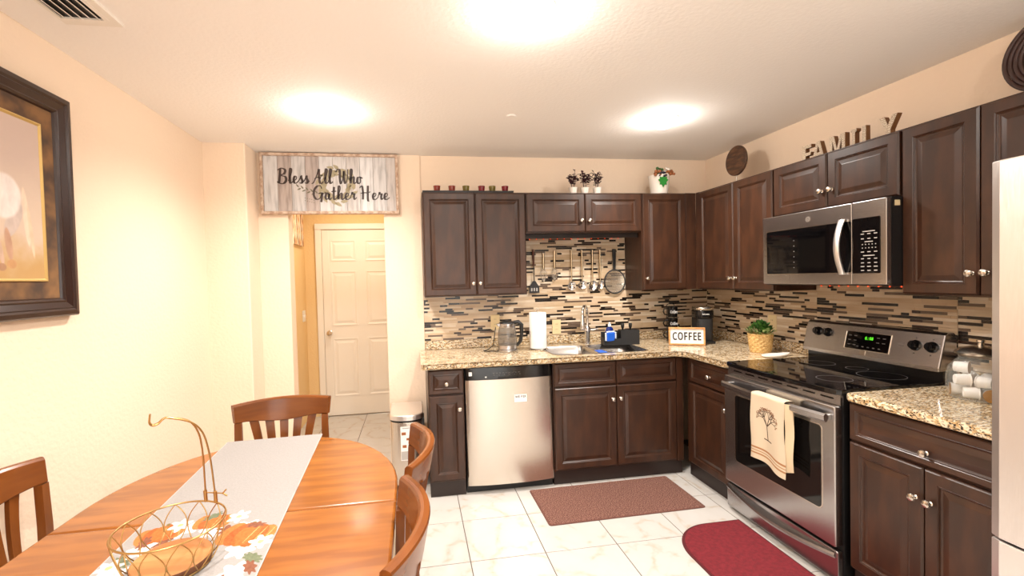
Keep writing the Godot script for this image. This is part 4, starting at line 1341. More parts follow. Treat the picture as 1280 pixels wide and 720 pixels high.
func build_basket() -> void:
	var c := Vector3(-3.2, 0.7635, 2.432)
	var b := thing("fruit_basket", "round gold wire fruit basket with a tall curved banana hook and wooden base", "fruit basket", c)
	var R := 0.122
	var ht := 0.107
	var ring := func(r: float, y: float, n := 48) -> Array:
		var o := []
		for k in n:
			o.append(Vector3(r * cos(TAU * k / n), y, r * sin(TAU * k / n)))
		return o
	part("rim", B.new().tube(ring.call(R, ht), 0.0024, 8, true).done(), M.gold_wire, b)
	part("bottom_ring", B.new().tube(ring.call(0.086, 0.003), 0.0022, 8, true).done(), M.gold_wire, b)
	part("wooden_base", B.new().lathe([Vector2(0, 0.005), Vector2(0.084, 0.005), Vector2(0.086, 0.008), Vector2(0.088, 0.022), Vector2(0.086, 0.025), Vector2(0, 0.025)], Vector3.ZERO, 40).done(), M.pale_wood, b)
	part("bark_edge", B.new().lathe([Vector2(0.0865, 0.006), Vector2(0.0885, 0.008), Vector2(0.0895, 0.02), Vector2(0.0883, 0.0225)], Vector3.ZERO, 40).done(), M.bark_brown, b)
	var petals := 13
	for k in petals:
		var a0 := TAU * k / petals
		var hwid := TAU / petals * 0.62
		for s in [-1, 1]:
			var pts := []
			for j in 13:
				var v := j / 12.0
				var a: float = a0 + s * hwid * sin(PI * v) * 0.78
				var rr := lerpf(0.088, R, pow(v, 0.75)) + 0.004 * sin(PI * v)
				pts.append(Vector3(rr * cos(a), lerpf(0.003, ht, v), rr * sin(a)))
			part("petal_wire", B.new().tube(pts, 0.0015, 6).done(), M.gold_wire, b)
	var hang := part("banana_hook", null, M.gold_wire, b)
	var hb := B.new()
	for s in [0, 1]:
		var way := [Vector3(0.034, 0.106, -0.117), Vector3(0.0335, 0.2, -0.114), Vector3(0.034, 0.258, -0.107), Vector3(0.031, 0.31, -0.094), Vector3(0.017, 0.347, -0.076), Vector3(-0.013, 0.368, -0.043)]
		if s == 1:
			way = [Vector3(0.065, 0.106, -0.104), Vector3(0.057, 0.191, -0.108), Vector3(0.051, 0.257, -0.104), Vector3(0.042, 0.309, -0.093), Vector3(0.023, 0.344, -0.073), Vector3(-0.012, 0.368, -0.039)]
		var o: Vector3 = Vector3(0.001, 0, 0.002) * (2.0 * s - 1.0)
		way.append_array([Vector3(-0.023, 0.368, -0.032) + o, Vector3(-0.032, 0.359, -0.027) + o * 2.0, Vector3(-0.041, 0.357, -0.02) + o * 2.0, Vector3(-0.0455, 0.366, -0.014) + o * 2.0, Vector3(-0.0425, 0.387, -0.012) + o * 2.0])
		var cv := Curve3D.new()
		for i in way.size():
			var tg: Vector3 = (way[mini(i + 1, way.size() - 1)] - way[maxi(i - 1, 0)]) / 6.0
			cv.add_point(way[i], -tg, tg)
		var pts := []
		for p in cv.tessellate(4, 3.0):
			pts.append(p)
		hb.tube(pts, 0.0024, 8)
		hb.tube([way[0], way[0] + Vector3(-0.001, 0.032, 0.0008)], 0.0048, 10)
	hang.mesh = hb.done()
	var f0 := Vector3(0.052, ht + 0.025, -0.11)
	var wn := B.new().tube([f0 + Vector3(-0.02, 0, -0.006), f0 + Vector3(0.034, 0, 0.01)], 0.0016, 6)
	wn.tube([f0 + Vector3(0.033, 0.0, 0.01), f0 + Vector3(0.043, 0.011, 0.012)], 0.0022, 6).tube([f0 + Vector3(0.033, 0.0, 0.01), f0 + Vector3(0.045, -0.007, 0.012)], 0.0022, 6)
	part("wing_nut", wn.done(), M.gold_wire, hang)

# ------------------------------------------------------------------ wall pictures and sign
func framed(parent: Node3D, w: float, h: float, levels: Array, m: Material, called := "frame") -> void:
	var b := B.new()
	var loops := []
	for l in levels:
		var a: float = w / 2 - l[0]
		var c: float = h / 2 - l[0]
		loops.append(PackedVector3Array([Vector3(-a, -c, l[1]), Vector3(a, -c, l[1]), Vector3(a, c, l[1]), Vector3(-a, c, l[1])]))
	b.loft(loops, false, false, -1)
	part(called, b.done(), m, parent)

func build_pictures() -> void:
	# horse picture on the left wall; local x runs towards the far end of the room
	var w := 0.96
	var h := 0.886
	var p := thing("framed_picture", "horse print in a wide dark brown frame with suede mat on the left wall", "picture", Vector3(-3.999, 1.809, 1.535 + w / 2), PI / 2)
	framed(p, w, h, [[0.0, 0.0], [0.0, 0.03], [0.006, 0.038], [0.022, 0.04], [0.03, 0.034], [0.034, 0.036], [0.056, 0.026], [0.062, 0.028], [0.07, 0.022], [0.074, 0.014]], M.frame_dark)
	part("mat_board", B.new().bx(-w / 2 + 0.07, w / 2 - 0.07, -h / 2 + 0.07, h / 2 - 0.07, 0.008, 0.014).done(), M.suede_mat, p)
	var iw := w - 0.29
	var ih := 0.585
	framed(p, iw + 0.022, ih + 0.022, [[0.0, 0.0138], [0.0, 0.019], [0.004, 0.02], [0.008, 0.017], [0.011, 0.0145]], M.frame_gold, "fillet")
	var W := 220
	var Hh := 200
	var im := Image.create(W, Hh, false, Image.FORMAT_RGB8)
	var n := FastNoiseLite.new()
	n.seed = 8
	n.frequency = 0.02
	for y in Hh:
		for x in W:
			var v := float(y) / Hh + n.get_noise_2d(x, y) * 0.12
			var c := c8(200, 176, 162).lerp(c8(212, 190, 170), smoothstep(0.1, 0.6, v)).lerp(c8(192, 154, 100), smoothstep(0.7, 0.98, v))
			im.set_pixel(x, y, c)
	var blob := func(cx: float, cy: float, a: float, b: float, ang: float, col: Color):
		var m := int(maxf(a, b)) + 2
		for yy in range(maxi(0, int(cy) - m), mini(Hh, int(cy) + m)):
			for xx in range(maxi(0, int(cx) - m), mini(W, int(cx) + m)):
				var d := (Vector2(xx - cx, yy - cy).rotated(-ang) / Vector2(a, b)).length()
				if d < 1.0:
					var k := n.get_noise_2d(xx * 4.0, yy * 2.0) * 0.06
					im.set_pixel(xx, yy, im.get_pixel(xx, yy).lerp(Color(col.r + k, col.g + k, col.b + k), smoothstep(1.0, 0.82, d)))
	var white := c8(230, 220, 214)
	var shade := c8(200, 182, 172)
	blob.call(196.0, 122.0, 5.0, 40.0, -0.08, c8(232, 206, 184))
	blob.call(202.0, 140.0, 3.0, 36.0, -0.1, c8(226, 196, 168))
	for k in [[178, 128, 10, 26, 0.45, shade], [170, 158, 5, 22, -0.12, c8(190, 150, 124)], [173, 182, 7, 6, 0.0, c8(196, 150, 104)], [150, 132, 8, 24, -0.3, shade], [158, 164, 4, 22, -0.2, c8(200, 170, 150)], [160, 186, 6, 5, 0.0, c8(170, 130, 100)],
			[92, 130, 8, 26, 0.2, shade], [86, 166, 4, 24, 0.1, shade], [70, 126, 7, 24, 0.7, shade], [56, 154, 4, 18, -0.3, shade],
			[128, 98, 54, 28, 0.05, white], [166, 100, 26, 30, 0.15, white], [82, 96, 24, 30, -0.5, white], [60, 62, 14, 34, 0.65, white], [38, 38, 22, 10, -0.5, white], [30, 44, 9, 6, -0.6, shade], [76, 56, 9, 30, 0.75, c8(222, 204, 190)], [46, 24, 4, 8, 0.3, white]]:
		blob.call(float(k[0]), float(k[1]), float(k[2]), float(k[3]), float(k[4]), k[5])
	var hm := StandardMaterial3D.new()
	hm.resource_name = "horse_print"
	hm.albedo_texture = ImageTexture.create_from_image(im)
	hm.roughness = 0.5
	hm.cull_mode = BaseMaterial3D.CULL_DISABLED
	part("print", B.new().grid(func(u, v): return Vector3(lerpf(-iw / 2, iw / 2, u), lerpf(-ih / 2, ih / 2, v), 0.0146), 1, 1).done(), hm, p)
	# word sign hanging over the doorway
	var sw := 1.022
	var sh := 0.462
	var s := thing("word_sign", "long whitewashed plank sign with script words over the doorway", "sign", Vector3(-3.184, 2.232, 0.0155))
	framed(s, sw, sh, [[0.0, 0.0], [0.0, 0.036], [0.003, 0.04], [0.019, 0.04], [0.022, 0.037], [0.022, 0.02]], M.sign_frame)
	var order := [2, 1, 0, 1, 2, 0, 3, 2, 0, 3]
	var x := -sw / 2 + 0.022
	var pw := (sw - 0.044) / 9.7
	for k in 10:
		var ww := pw if k < 9 else sw / 2 - 0.022 - x
		part("plank", B.new().bx(x + 0.0008, x + ww - 0.0008, -sh / 2 + 0.02, sh / 2 - 0.02, 0.008, 0.0215, 0.0012).done(), M["plank%d" % order[k]], s)
		x += ww
	part("backing", B.new().bx(-sw / 2 + 0.02, sw / 2 - 0.02, -sh / 2 + 0.02, sh / 2 - 0.02, 0.002, 0.0085).done(), M.sprig_print, s)
	# printed wreath and sprig
	var leaf := func(bb: B, at: Vector2, ang: float, ln: float, wd: float, z: float):
		var d := Vector2.from_angle(ang)
		var o := Vector2(-d.y, d.x)
		var pp := PackedVector2Array([at, at + d * ln * 0.35 + o * wd, at + d * ln * 0.7 + o * wd * 0.7, at + d * ln, at + d * ln * 0.7 - o * wd * 0.7, at + d * ln * 0.35 - o * wd])
		bb.plate(pp, z, z + 0.0003)
	var wr := B.new()
	for k in 64:
		var a := TAU * k / 64.0
		var rr := 0.106 + 0.024 * sin(k * 2.3)
		leaf.call(wr, Vector2(0.04 + rr * cos(a), -0.01 + rr * sin(a)), a + PI / 2 + 0.5 * sin(k * 1.7), 0.06, 0.014, 0.0216 + 0.0002 * (k % 3))
	part("wreath", wr.done(), M.wreath_print, s).set_meta("kind", "stuff")
	var sp := B.new()
	for k in 9:
		leaf.call(sp, Vector2(-0.10 - 0.017 * k, -0.075 + 0.006 * k), PI - 0.3 + (0.7 if k % 2 else -0.6), 0.034, 0.006, 0.0216)
	for k in 10:
		leaf.call(sp, Vector2(-0.19 + 0.016 * (k % 5), -0.11 - 0.008 * k / 2.0), 2.4, 0.009, 0.003, 0.0216)
	part("sprig", sp.done(), M.sprig_print, s).set_meta("kind", "stuff")
	var l1 := B.new()
	script(l1, "Bless All Who", Vector2(-0.383, 0.005), 0.618, 0.112, 0.0222)
	part("lettering", l1.done(), M.sign_ink, s)
	var l2 := B.new()
	script(l2, "Gather Here", Vector2(-0.135, -0.118), 0.572, 0.105, 0.0222)
	part("lettering", l2.done(), M.sign_ink, s)
	# hall pictures and switch
	var cv := thing("canvas_print", "abstract orange and white canvas on the hall wall", "picture", Vector3(-3.749, 2.13, -1.12), PI / 2)
	part("canvas", B.new().bx(-0.26, 0.26, -0.265, 0.3, 0.0, 0.03, 0.003).done(), mat("canvas_paint", Color.WHITE, 0.7, 0.0, ntex(90, 0.012, [c8(96, 62, 44), c8(206, 130, 70), c8(238, 212, 170), c8(246, 238, 222)], [0.26, 0.42, 0.52, 0.7], 256), Vector3(6, 1.4, 3)), cv)
	var hf := thing("hall_picture", "yellow picture in a thin dark frame above the hall door", "picture", Vector3(-3.157, 2.33, -1.518))
	framed(hf, 0.345, 0.2, [[0.0, 0.0], [0.0, 0.02], [0.012, 0.02], [0.012, 0.006]], M.frame_dark)
	part("print", B.new().bx(-0.165, 0.165, -0.09, 0.09, 0.003, 0.007).done(), mat("yellow_print", c8(226, 168, 40), 0.5), hf)
	var ls := thing("light_switch", "white double light switch on the hall wall", "light switch", Vector3(-3.749, 1.127, -1.39), PI / 2)
	part("plate", B.new().bx(-0.055, 0.055, -0.06, 0.06, 0.0, 0.006, 0.002).done(), M.white_plain, ls)
	for k in [-1, 1]:
		part("toggle", B.new().bx(k * 0.023 - 0.006, k * 0.023 + 0.006, -0.012, 0.012, 0.006, 0.014, 0.002).done(), M.white_plain, ls)

# brush-script strokes: unit letters, [advance, stroke, stroke, ...]
func glyph(ch: String) -> Array:
	match ch:
		"B": return [0.62, [Vector2(0.14, 0.98), Vector2(0.11, 0.5), Vector2(0.05, 0.0)], [Vector2(-0.02, 0.86), Vector2(0.2, 1.0), Vector2(0.44, 0.88), Vector2(0.38, 0.64), Vector2(0.15, 0.52), Vector2(0.44, 0.42), Vector2(0.48, 0.16), Vector2(0.28, -0.04), Vector2(0.0, 0.02), Vector2(-0.05, 0.12)]]
		"l": return [0.27, [Vector2(0.0, 0.14), Vector2(0.18, 0.62), Vector2(0.23, 0.93), Vector2(0.14, 0.96), Vector2(0.09, 0.55), Vector2(0.1, 0.08), Vector2(0.17, 0.0), Vector2(0.29, 0.14)]]
		"e": return [0.35, [Vector2(0.0, 0.16), Vector2(0.18, 0.24), Vector2(0.24, 0.4), Vector2(0.15, 0.47), Vector2(0.06, 0.28), Vector2(0.09, 0.04), Vector2(0.2, 0.0), Vector2(0.37, 0.16)]]
		"s": return [0.33, [Vector2(0.0, 0.12), Vector2(0.12, 0.38), Vector2(0.17, 0.5), Vector2(0.18, 0.34), Vector2(0.24, 0.14), Vector2(0.17, 0.0), Vector2(0.05, 0.03)], [Vector2(0.2, 0.02), Vector2(0.35, 0.16)]]
		"A": return [0.66, [Vector2(-0.12, -0.04), Vector2(0.02, 0.08), Vector2(0.2, 0.5), Vector2(0.36, 0.98)], [Vector2(0.36, 0.98), Vector2(0.36, 0.5), Vector2(0.4, 0.06), Vector2(0.5, 0.0), Vector2(0.62, 0.14)], [Vector2(0.06, 0.3), Vector2(0.26, 0.4), Vector2(0.48, 0.36)]]
		"W": return [0.8, [Vector2(-0.04, 0.8), Vector2(0.08, 0.96), Vector2(0.2, 0.86), Vector2(0.2, 0.3), Vector2(0.26, -0.02), Vector2(0.38, 0.3), Vector2(0.47, 0.86)], [Vector2(0.47, 0.86), Vector2(0.46, 0.3), Vector2(0.54, 0.0), Vector2(0.68, 0.4), Vector2(0.7, 0.98)]]
		"h": return [0.44, [Vector2(0.0, 0.14), Vector2(0.17, 0.62), Vector2(0.2, 0.93), Vector2(0.12, 0.96), Vector2(0.08, 0.5), Vector2(0.07, 0.0)], [Vector2(0.08, 0.12), Vector2(0.2, 0.44), Vector2(0.28, 0.4), Vector2(0.27, 0.12), Vector2(0.33, 0.0), Vector2(0.46, 0.14)]]
		"o": return [0.38, [Vector2(0.24, 0.44), Vector2(0.1, 0.4), Vector2(0.05, 0.14), Vector2(0.15, 0.0), Vector2(0.27, 0.14), Vector2(0.25, 0.4), Vector2(0.2, 0.46), Vector2(0.4, 0.36)]]
		"G": return [0.66, [Vector2(0.5, 0.78), Vector2(0.46, 0.96), Vector2(0.28, 0.98), Vector2(0.09, 0.7), Vector2(0.05, 0.3), Vector2(0.18, 0.02), Vector2(0.38, 0.08), Vector2(0.5, 0.42)], [Vector2(0.3, 0.42), Vector2(0.52, 0.46), Vector2(0.5, 0.1), Vector2(0.46, -0.2)], [Vector2(0.5, 0.44), Vector2(0.66, 0.42)]]
		"a": return [0.42, [Vector2(0.27, 0.4), Vector2(0.14, 0.46), Vector2(0.05, 0.2), Vector2(0.12, 0.0), Vector2(0.23, 0.14), Vector2(0.28, 0.44)], [Vector2(0.28, 0.44), Vector2(0.26, 0.12), Vector2(0.32, 0.0), Vector2(0.44, 0.16)]]
		"t": return [0.3, [Vector2(0.14, 0.92), Vector2(0.11, 0.4), Vector2(0.12, 0.06), Vector2(0.18, 0.0), Vector2(0.32, 0.16)], [Vector2(-0.02, 0.56), Vector2(0.12, 0.6), Vector2(0.28, 0.6)]]
		"r": return [0.34, [Vector2(0.0, 0.14), Vector2(0.1, 0.54), Vector2(0.12, 0.38), Vector2(0.23, 0.42), Vector2(0.2, 0.2), Vector2(0.24, 0.0), Vector2(0.36, 0.16)]]
		"H": return [0.66, [Vector2(-0.06, 0.84), Vector2(0.08, 1.0), Vector2(0.13, 0.6), Vector2(0.12, 0.0)], [Vector2(0.44, 1.02), Vector2(0.42, 0.5), Vector2(0.42, -0.04), Vector2(0.5, -0.12)], [Vector2(0.0, 0.46), Vector2(0.2, 0.5), Vector2(0.42, 0.5), Vector2(0.58, 0.58)]]
	return [0.26]

func script(b: B, s: String, at: Vector2, width: float, cap: float, z: float) -> void:
	var total := 0.0
	for ch in s:
		total += glyph(ch)[0]
	var kx := width / total
	var pen := 0.0
	for ch in s:
		var g := glyph(ch)
		for i in range(1, g.size()):
			var src: Array = g[i]
			var c := Curve2D.new()
			for j in src.size():
				var tan: Vector2 = (src[mini(j + 1, src.size() - 1)] - src[maxi(j - 1, 0)]) / 6.0
				c.add_point(src[j], -tan, tan)
			var pts := c.tessellate_even_length(4, 0.035)
			var left := []
			for j in pts.size():
				var d := (pts[mini(j + 1, pts.size() - 1)] - pts[maxi(j - 1, 0)]).normalized()
				var down := clampf(-d.y, 0.0, 1.0)
				var wd := lerpf(0.034, 0.08, smoothstep(0.2, 0.9, down))
				if j == 0 or j == pts.size() - 1:
					wd *= 0.5
				var p := Vector2(at.x + (pen + pts[j].x) * kx, at.y + pts[j].y * cap)
				var o := Vector2(-d.y, d.x) * wd * cap
				left.append([p + o, p - o])
			for j in left.size() - 1:
				var a: Vector2 = left[j][0]
				var e: Vector2 = left[j][1]
				var f: Vector2 = left[j + 1][1]
				var h: Vector2 = left[j + 1][0]
				for zz in [z, z + 0.0006]:
					b.q(Vector3(a.x, a.y, zz), Vector3(e.x, e.y, zz), Vector3(f.x, f.y, zz), Vector3(h.x, h.y, zz))
		pen += g[0]

# ------------------------------------------------------------------ worktop things
const CT := 0.9145

func build_worktop_things() -> void:
	# electric kettle
	var k := thing("electric_kettle", "glass electric kettle with black lid and handle left of the paper towels", "kettle", Vector3(-1.885, CT, 0.30))
	part("base", B.new().lathe([Vector2(0, 0), Vector2(0.078, 0), Vector2(0.08, 0.006), Vector2(0.078, 0.02), Vector2(0.072, 0.024), Vector2(0.07, 0.05), Vector2(0, 0.05)], Vector3.ZERO, 32).done(), M.steel, k)
	part("glass_body", B.new().lathe([Vector2(0.071, 0.05), Vector2(0.074, 0.07), Vector2(0.07, 0.14), Vector2(0.062, 0.19)], Vector3.ZERO, 32).done(), M.kettle_glass, k)
	part("water_band", B.new().lathe([Vector2(0.0715, 0.05), Vector2(0.0715, 0.058)], Vector3.ZERO, 32).done(), M.steel, k)
	part("collar", B.new().lathe([Vector2(0.0625, 0.186), Vector2(0.064, 0.19), Vector2(0.062, 0.215), Vector2(0.058, 0.218)], Vector3.ZERO, 32).done(), M.steel, k)
	part("spout", B.new().plate(PackedVector2Array([Vector2(-0.088, 0.212), Vector2(-0.055, 0.218), Vector2(-0.055, 0.185)]), -0.016, 0.016, 0.003).done(), M.steel, k)
	part("lid", B.new().lathe([Vector2(0.06, 0.216), Vector2(0.056, 0.226), Vector2(0.03, 0.232), Vector2(0.012, 0.234), Vector2(0.01, 0.24), Vector2(0, 0.241)], Vector3.ZERO, 28).done(), M.black_plastic, k)
	part("handle", B.new().tube([Vector3(0.05, 0.222, 0.01), Vector3(0.084, 0.225, 0.016), Vector3(0.106, 0.205, 0.02), Vector3(0.108, 0.14, 0.02), Vector3(0.098, 0.08, 0.018), Vector3(0.07, 0.045, 0.012)], [0.014, 0.016, 0.016, 0.014, 0.013, 0.012], 12).done(), M.black_plastic, k)
	part("cord", B.new().tube([Vector3(-0.075, 0.006, 0.0), Vector3(-0.11, 0.005, -0.03), Vector3(-0.15, 0.005, -0.02), Vector3(-0.175, 0.005, -0.06), Vector3(-0.13, 0.005, -0.12), Vector3(-0.07, 0.02, -0.24), Vector3(-0.04, 0.16, -0.275)], 0.0035, 6).done(), M.black_plastic, k)
	# paper towels
	var p := thing("paper_towel_holder", "white paper towel roll upright on a metal stand beside the kettle", "paper towel holder", Vector3(-1.637, CT, 0.275))
	part("base", B.new().lathe([Vector2(0, 0), Vector2(0.075, 0), Vector2(0.076, 0.006), Vector2(0.07, 0.012), Vector2(0, 0.013)], Vector3.ZERO, 32).done(), M.nickel, p)
	part("pole", B.new().lathe([Vector2(0.006, 0.012), Vector2(0.006, 0.295)], Vector3.ZERO, 12).done(), M.nickel, p)
	var rp := []
	for i in 20:
		rp.append(Vector3(0.012 * cos(TAU * i / 20), 0.306 + 0.012 * sin(TAU * i / 20), 0))
	part("finial_ring", B.new().tube(rp, 0.0025, 6, true).done(), M.nickel, p)
	part("paper_roll", B.new().lathe([Vector2(0.018, 0.014), Vector2(0.064, 0.014), Vector2(0.066, 0.018), Vector2(0.066, 0.284), Vector2(0.064, 0.288), Vector2(0.018, 0.288), Vector2(0.018, 0.014)], Vector3.ZERO, 36).done(), M.paper, p)
	# outlets
	for o in [["ivory electrical outlet on the backsplash behind the kettle", Vector3(-1.925, 1.115, 0.0075), 0.0, 0.075], ["ivory electrical outlet on the backsplash between paper towels and faucet", Vector3(-1.402, 1.054, 0.0075), 0.0, 0.075], ["ivory electrical outlet on the right-hand backsplash behind the potted herb", Vector3(-0.0075, 1.096, 0.752), -PI / 2, 0.078]]:
		var t := thing("wall_outlet", o[0], "outlet", o[1], o[2], "ivory outlets in the backsplash")
		part("plate", B.new().box(Vector3(0, 0, 0.003), Vector3(o[3], 0.122, 0.006), 0.002).done(), M.ivory, t)
		for s in [-1, 1]:
			part("socket", B.new().plate(rounded_rect(-0.016, 0.016, s * 0.021 - 0.014, s * 0.021 + 0.014, 0.008, 4), 0.006, 0.008, 0.0008).done(), M.ivory, t)
			part("slots", B.new().box(Vector3(-0.006, s * 0.021 + 0.003, 0.0082), Vector3(0.002, 0.008, 0.001)).box(Vector3(0.006, s * 0.021 + 0.003, 0.0082), Vector3(0.002, 0.008, 0.001)).done(), M.black_plastic, t)
	# sink caddy
	var c := thing("sink_caddy", "long black countertop caddy behind the sink", "caddy", Vector3(-0.935, CT, 0.215), -0.12)
	part("tray", B.new().bx(-0.145, 0.145, 0.0, 0.006, -0.04, 0.045, 0.001).bx(-0.145, 0.0, 0.006, 0.052, 0.038, 0.045).bx(-0.145, 0.145, 0.006, 0.1, -0.04, -0.034).bx(-0.145, -0.139, 0.006, 0.06, -0.034, 0.038).done(), M.charcoal, c)
	part("bin", B.new().bx(-0.005, 0.145, 0.006, 0.118, 0.038, 0.045).bx(0.139, 0.145, 0.006, 0.118, -0.034, 0.038).bx(-0.005, 0.001, 0.006, 0.118, -0.034, 0.038).bx(0.001, 0.139, 0.1, 0.118, -0.04, -0.034).done(), M.charcoal, c)
	var so := thing("soap_bottle", "dark blue dish soap bottle standing at the back of the caddy", "soap bottle", Vector3(-1.018, CT + 0.0065, 0.205))
	part("bottle", B.new().lathe([Vector2(0, 0), Vector2(0.034, 0), Vector2(0.036, 0.01), Vector2(0.036, 0.10), Vector2(0.026, 0.13), Vector2(0.012, 0.138), Vector2(0.012, 0.145)], Vector3.ZERO, 20, 1.0, 0.6).done(), M.navy, so)
	part("cap", B.new().lathe([Vector2(0.013, 0.14), Vector2(0.013, 0.158), Vector2(0.007, 0.162), Vector2(0.006, 0.175), Vector2(0, 0.176)], Vector3.ZERO, 14).done(), M.sponge_white, so)
	var sc := thing("dish_scrubber", "bright blue scrubber with white bristles in the front of the caddy", "scrubber", Vector3(-1.028, CT + 0.008, 0.245), 0.15)
	part("pad", B.new().box(Vector3(0, 0.06, 0), Vector3(0.075, 0.075, 0.024), 0.008).done(), M.blue, sc)
	var br := B.new()
	for i in 5:
		br.ball(Vector3(-0.044, 0.035 + i * 0.013, 0.0), Vector3(0.007, 0.007, 0.010), 8)
		br.ball(Vector3(0.043, 0.035 + i * 0.014, 0.004), Vector3(0.007, 0.007, 0.010), 8)
		br.ball(Vector3(-0.03 + i * 0.015, 0.1, 0.0), Vector3(0.007, 0.007, 0.010), 8)
	part("bristles", br.done(), M.sponge_white, sc).set_meta("kind", "stuff")
	for s in [[-0.905, "black-handled dish brush in the caddy, the left of two"], [-0.838, "black-handled dish brush in the caddy, the right of two"]]:
		var b := thing("dish_brush", s[1], "brush", Vector3(s[0], CT + 0.009, 0.205), 0.0, "black dish brushes in the caddy")
		part("handle", B.new().lathe([Vector2(0, 0.0), Vector2(0.007, 0), Vector2(0.007, 0.115), Vector2(0.013, 0.13), Vector2(0.014, 0.152), Vector2(0.01, 0.16), Vector2(0, 0.161)], Vector3.ZERO, 14).done(), M.black_plastic, b)
	# little red lights strung under the cabinet and the microwave
	for q in [["string of small red lights along the wall under the bridging cabinet", Vector3(-1.70, 1.796, 0.014), 0.0, 0.90], ["string of small red lights along the wall under the microwave", Vector3(-0.014, 1.378, 1.14), -PI / 2, 0.74]]:
		var t := thing("light_string", q[0], "string lights", q[1], q[2], "red light strings on the backsplash")
		part("wire", B.new().tube([Vector3(0, 0, 0), Vector3(q[3] / 2, 0.001, 0), Vector3(q[3], 0, 0)], 0.0015, 6).done(), M.black_plastic, t)
		var bm := B.new().ball(Vector3.ZERO, Vector3.ONE * 0.004, 8).done()
		for i in int(q[3] / 0.06):
			part("bulb", bm, M.red_glow, t, Vector3(0.02 + i * 0.06, -0.004, 0.002))
	# coffee corner
	var sg := thing("coffee_sign", "small wood framed letter board reading coffee on the worktop corner", "sign", Vector3(-0.482, CT, 0.43), -0.48)
	framed_sign(sg)
	var mg := [[0.103, "black coffee mug with white script, second in the stack"], [0.006, "black coffee mug at the bottom of the stack, half hidden by the letter board"], [0.200, "black coffee mug with white script at the top of the stack"]]
	for m in mg:
		var t := thing("coffee_mug", m[1], "mug", Vector3(-0.445, CT + m[0], 0.175), -0.25, "stacked black coffee mugs")
		part("cup", B.new().lathe([Vector2(0, 0.0), Vector2(0.034, 0.0), Vector2(0.038, 0.008), Vector2(0.042, 0.085), Vector2(0.039, 0.086), Vector2(0.036, 0.01), Vector2(0, 0.008)], Vector3.ZERO, 28).done(), M.black_gloss, t)
		part("handle", B.new().tube([Vector3(-0.038, 0.07, 0), Vector3(-0.066, 0.07, 0.0), Vector3(-0.074, 0.045, 0), Vector3(-0.064, 0.022, 0), Vector3(-0.036, 0.018, 0)], 0.0055, 8).done(), M.black_gloss, t)
		text(t, "lettering", "Coffee", 0.024, Vector3(0.0, 0.046, 0.0418), Vector3.ZERO, M.white_plain, 0.0006, "Droid Serif", 0.058)
	var rk := thing("mug_rack", "black wire rack holding the stacked coffee mugs", "mug rack", Vector3(-0.445, CT, 0.175), -0.25)
	var wr := B.new()
	for s in [-1, 1]:
		wr.tube([Vector3(s * 0.03, 0.0, -0.05), Vector3(s * 0.03, 0.3, -0.05)], 0.003, 6)
	wr.tube([Vector3(-0.03, 0.3, -0.05), Vector3(0, 0.315, -0.05), Vector3(0.03, 0.3, -0.05)], 0.003, 6)
	for y in [0.002, 0.099, 0.196]:
		var rg := []
		for i in 20:
			rg.append(Vector3(0.05 * cos(TAU * i / 20), y, 0.05 * sin(TAU * i / 20)))
		wr.tube(rg, 0.002, 6, true)
	part("wire_frame", wr.done(), M.black_plastic, rk)
	var cm := thing("coffee_maker", "slim black single-serve coffee maker with silver lid in the corner", "coffee maker", Vector3(-0.265, CT, 0.325), -0.35)
	part("base", B.new().plate(rounded_rect(-0.062, 0.062, 0, 0.018, 0.004, 2), -0.13, 0.1, 0.003).done(), M.black_plastic, cm)
	part("column", B.new().plate(rounded_rect(-0.06, 0.06, 0.018, 0.25, 0.008, 3), -0.13, 0.03, 0.01).done(), M.charcoal, cm)
	part("front_tank", B.new().slab(rounded_rect(-0.058, 0.058, -0.02, 0.07, 0.03, 5), 0.018, 0.195, 0.004, true).done(), M.charcoal, cm)
	part("head", B.new().slab(rounded_rect(-0.068, 0.068, -0.12, 0.075, 0.045, 6), 0.196, 0.262, 0.006, true).done(), M.black_gloss, cm)
	part("lid", B.new().slab(rounded_rect(-0.07, 0.07, -0.115, 0.078, 0.048, 6), 0.262, 0.29, 0.008, true).done(), M.nickel, cm)
	text(cm, "lettering", "KEURIG", 0.009, Vector3(0, 0.232, 0.0755), Vector3.ZERO, M.white_plain, 0.0008, "Droid Sans", 0.05, 700)
	# potted herb in a woven basket
	var hb := thing("herb_pot", "leafy green plant in a woven straw basket on the right worktop", "potted plant", Vector3(-0.205, CT, 0.865))
	var wv := B.new()
	wv.smooth(-1)
	var loops := []
	for j in 37:
		var v := j / 36.0
		var L := PackedVector3Array()
		for i in 72:
			var a := TAU * i / 72
			var zig := sin(i * TAU / 6.0 + PI * (j / 4)) * 0.0016 + 0.0012 * absf(sin(j * PI / 4.0))
			var rr := lerpf(0.062, 0.078, pow(v, 0.7)) + zig
			L.append(Vector3(rr * cos(a), v * 0.128, -rr * sin(a)))
		loops.append(L)
	wv.loft(loops, true, false, 2)
	part("woven_basket", wv.done(), M.wicker, hb)
	part("rim", B.new().tube(ringpts(0.078, 0.128, 32), 0.004, 8, true).done(), M.wicker, hb)
	part("soil", B.new().lathe([Vector2(0.076, 0.118), Vector2(0, 0.122)], Vector3.ZERO, 24).done(), M.bark_brown, hb)
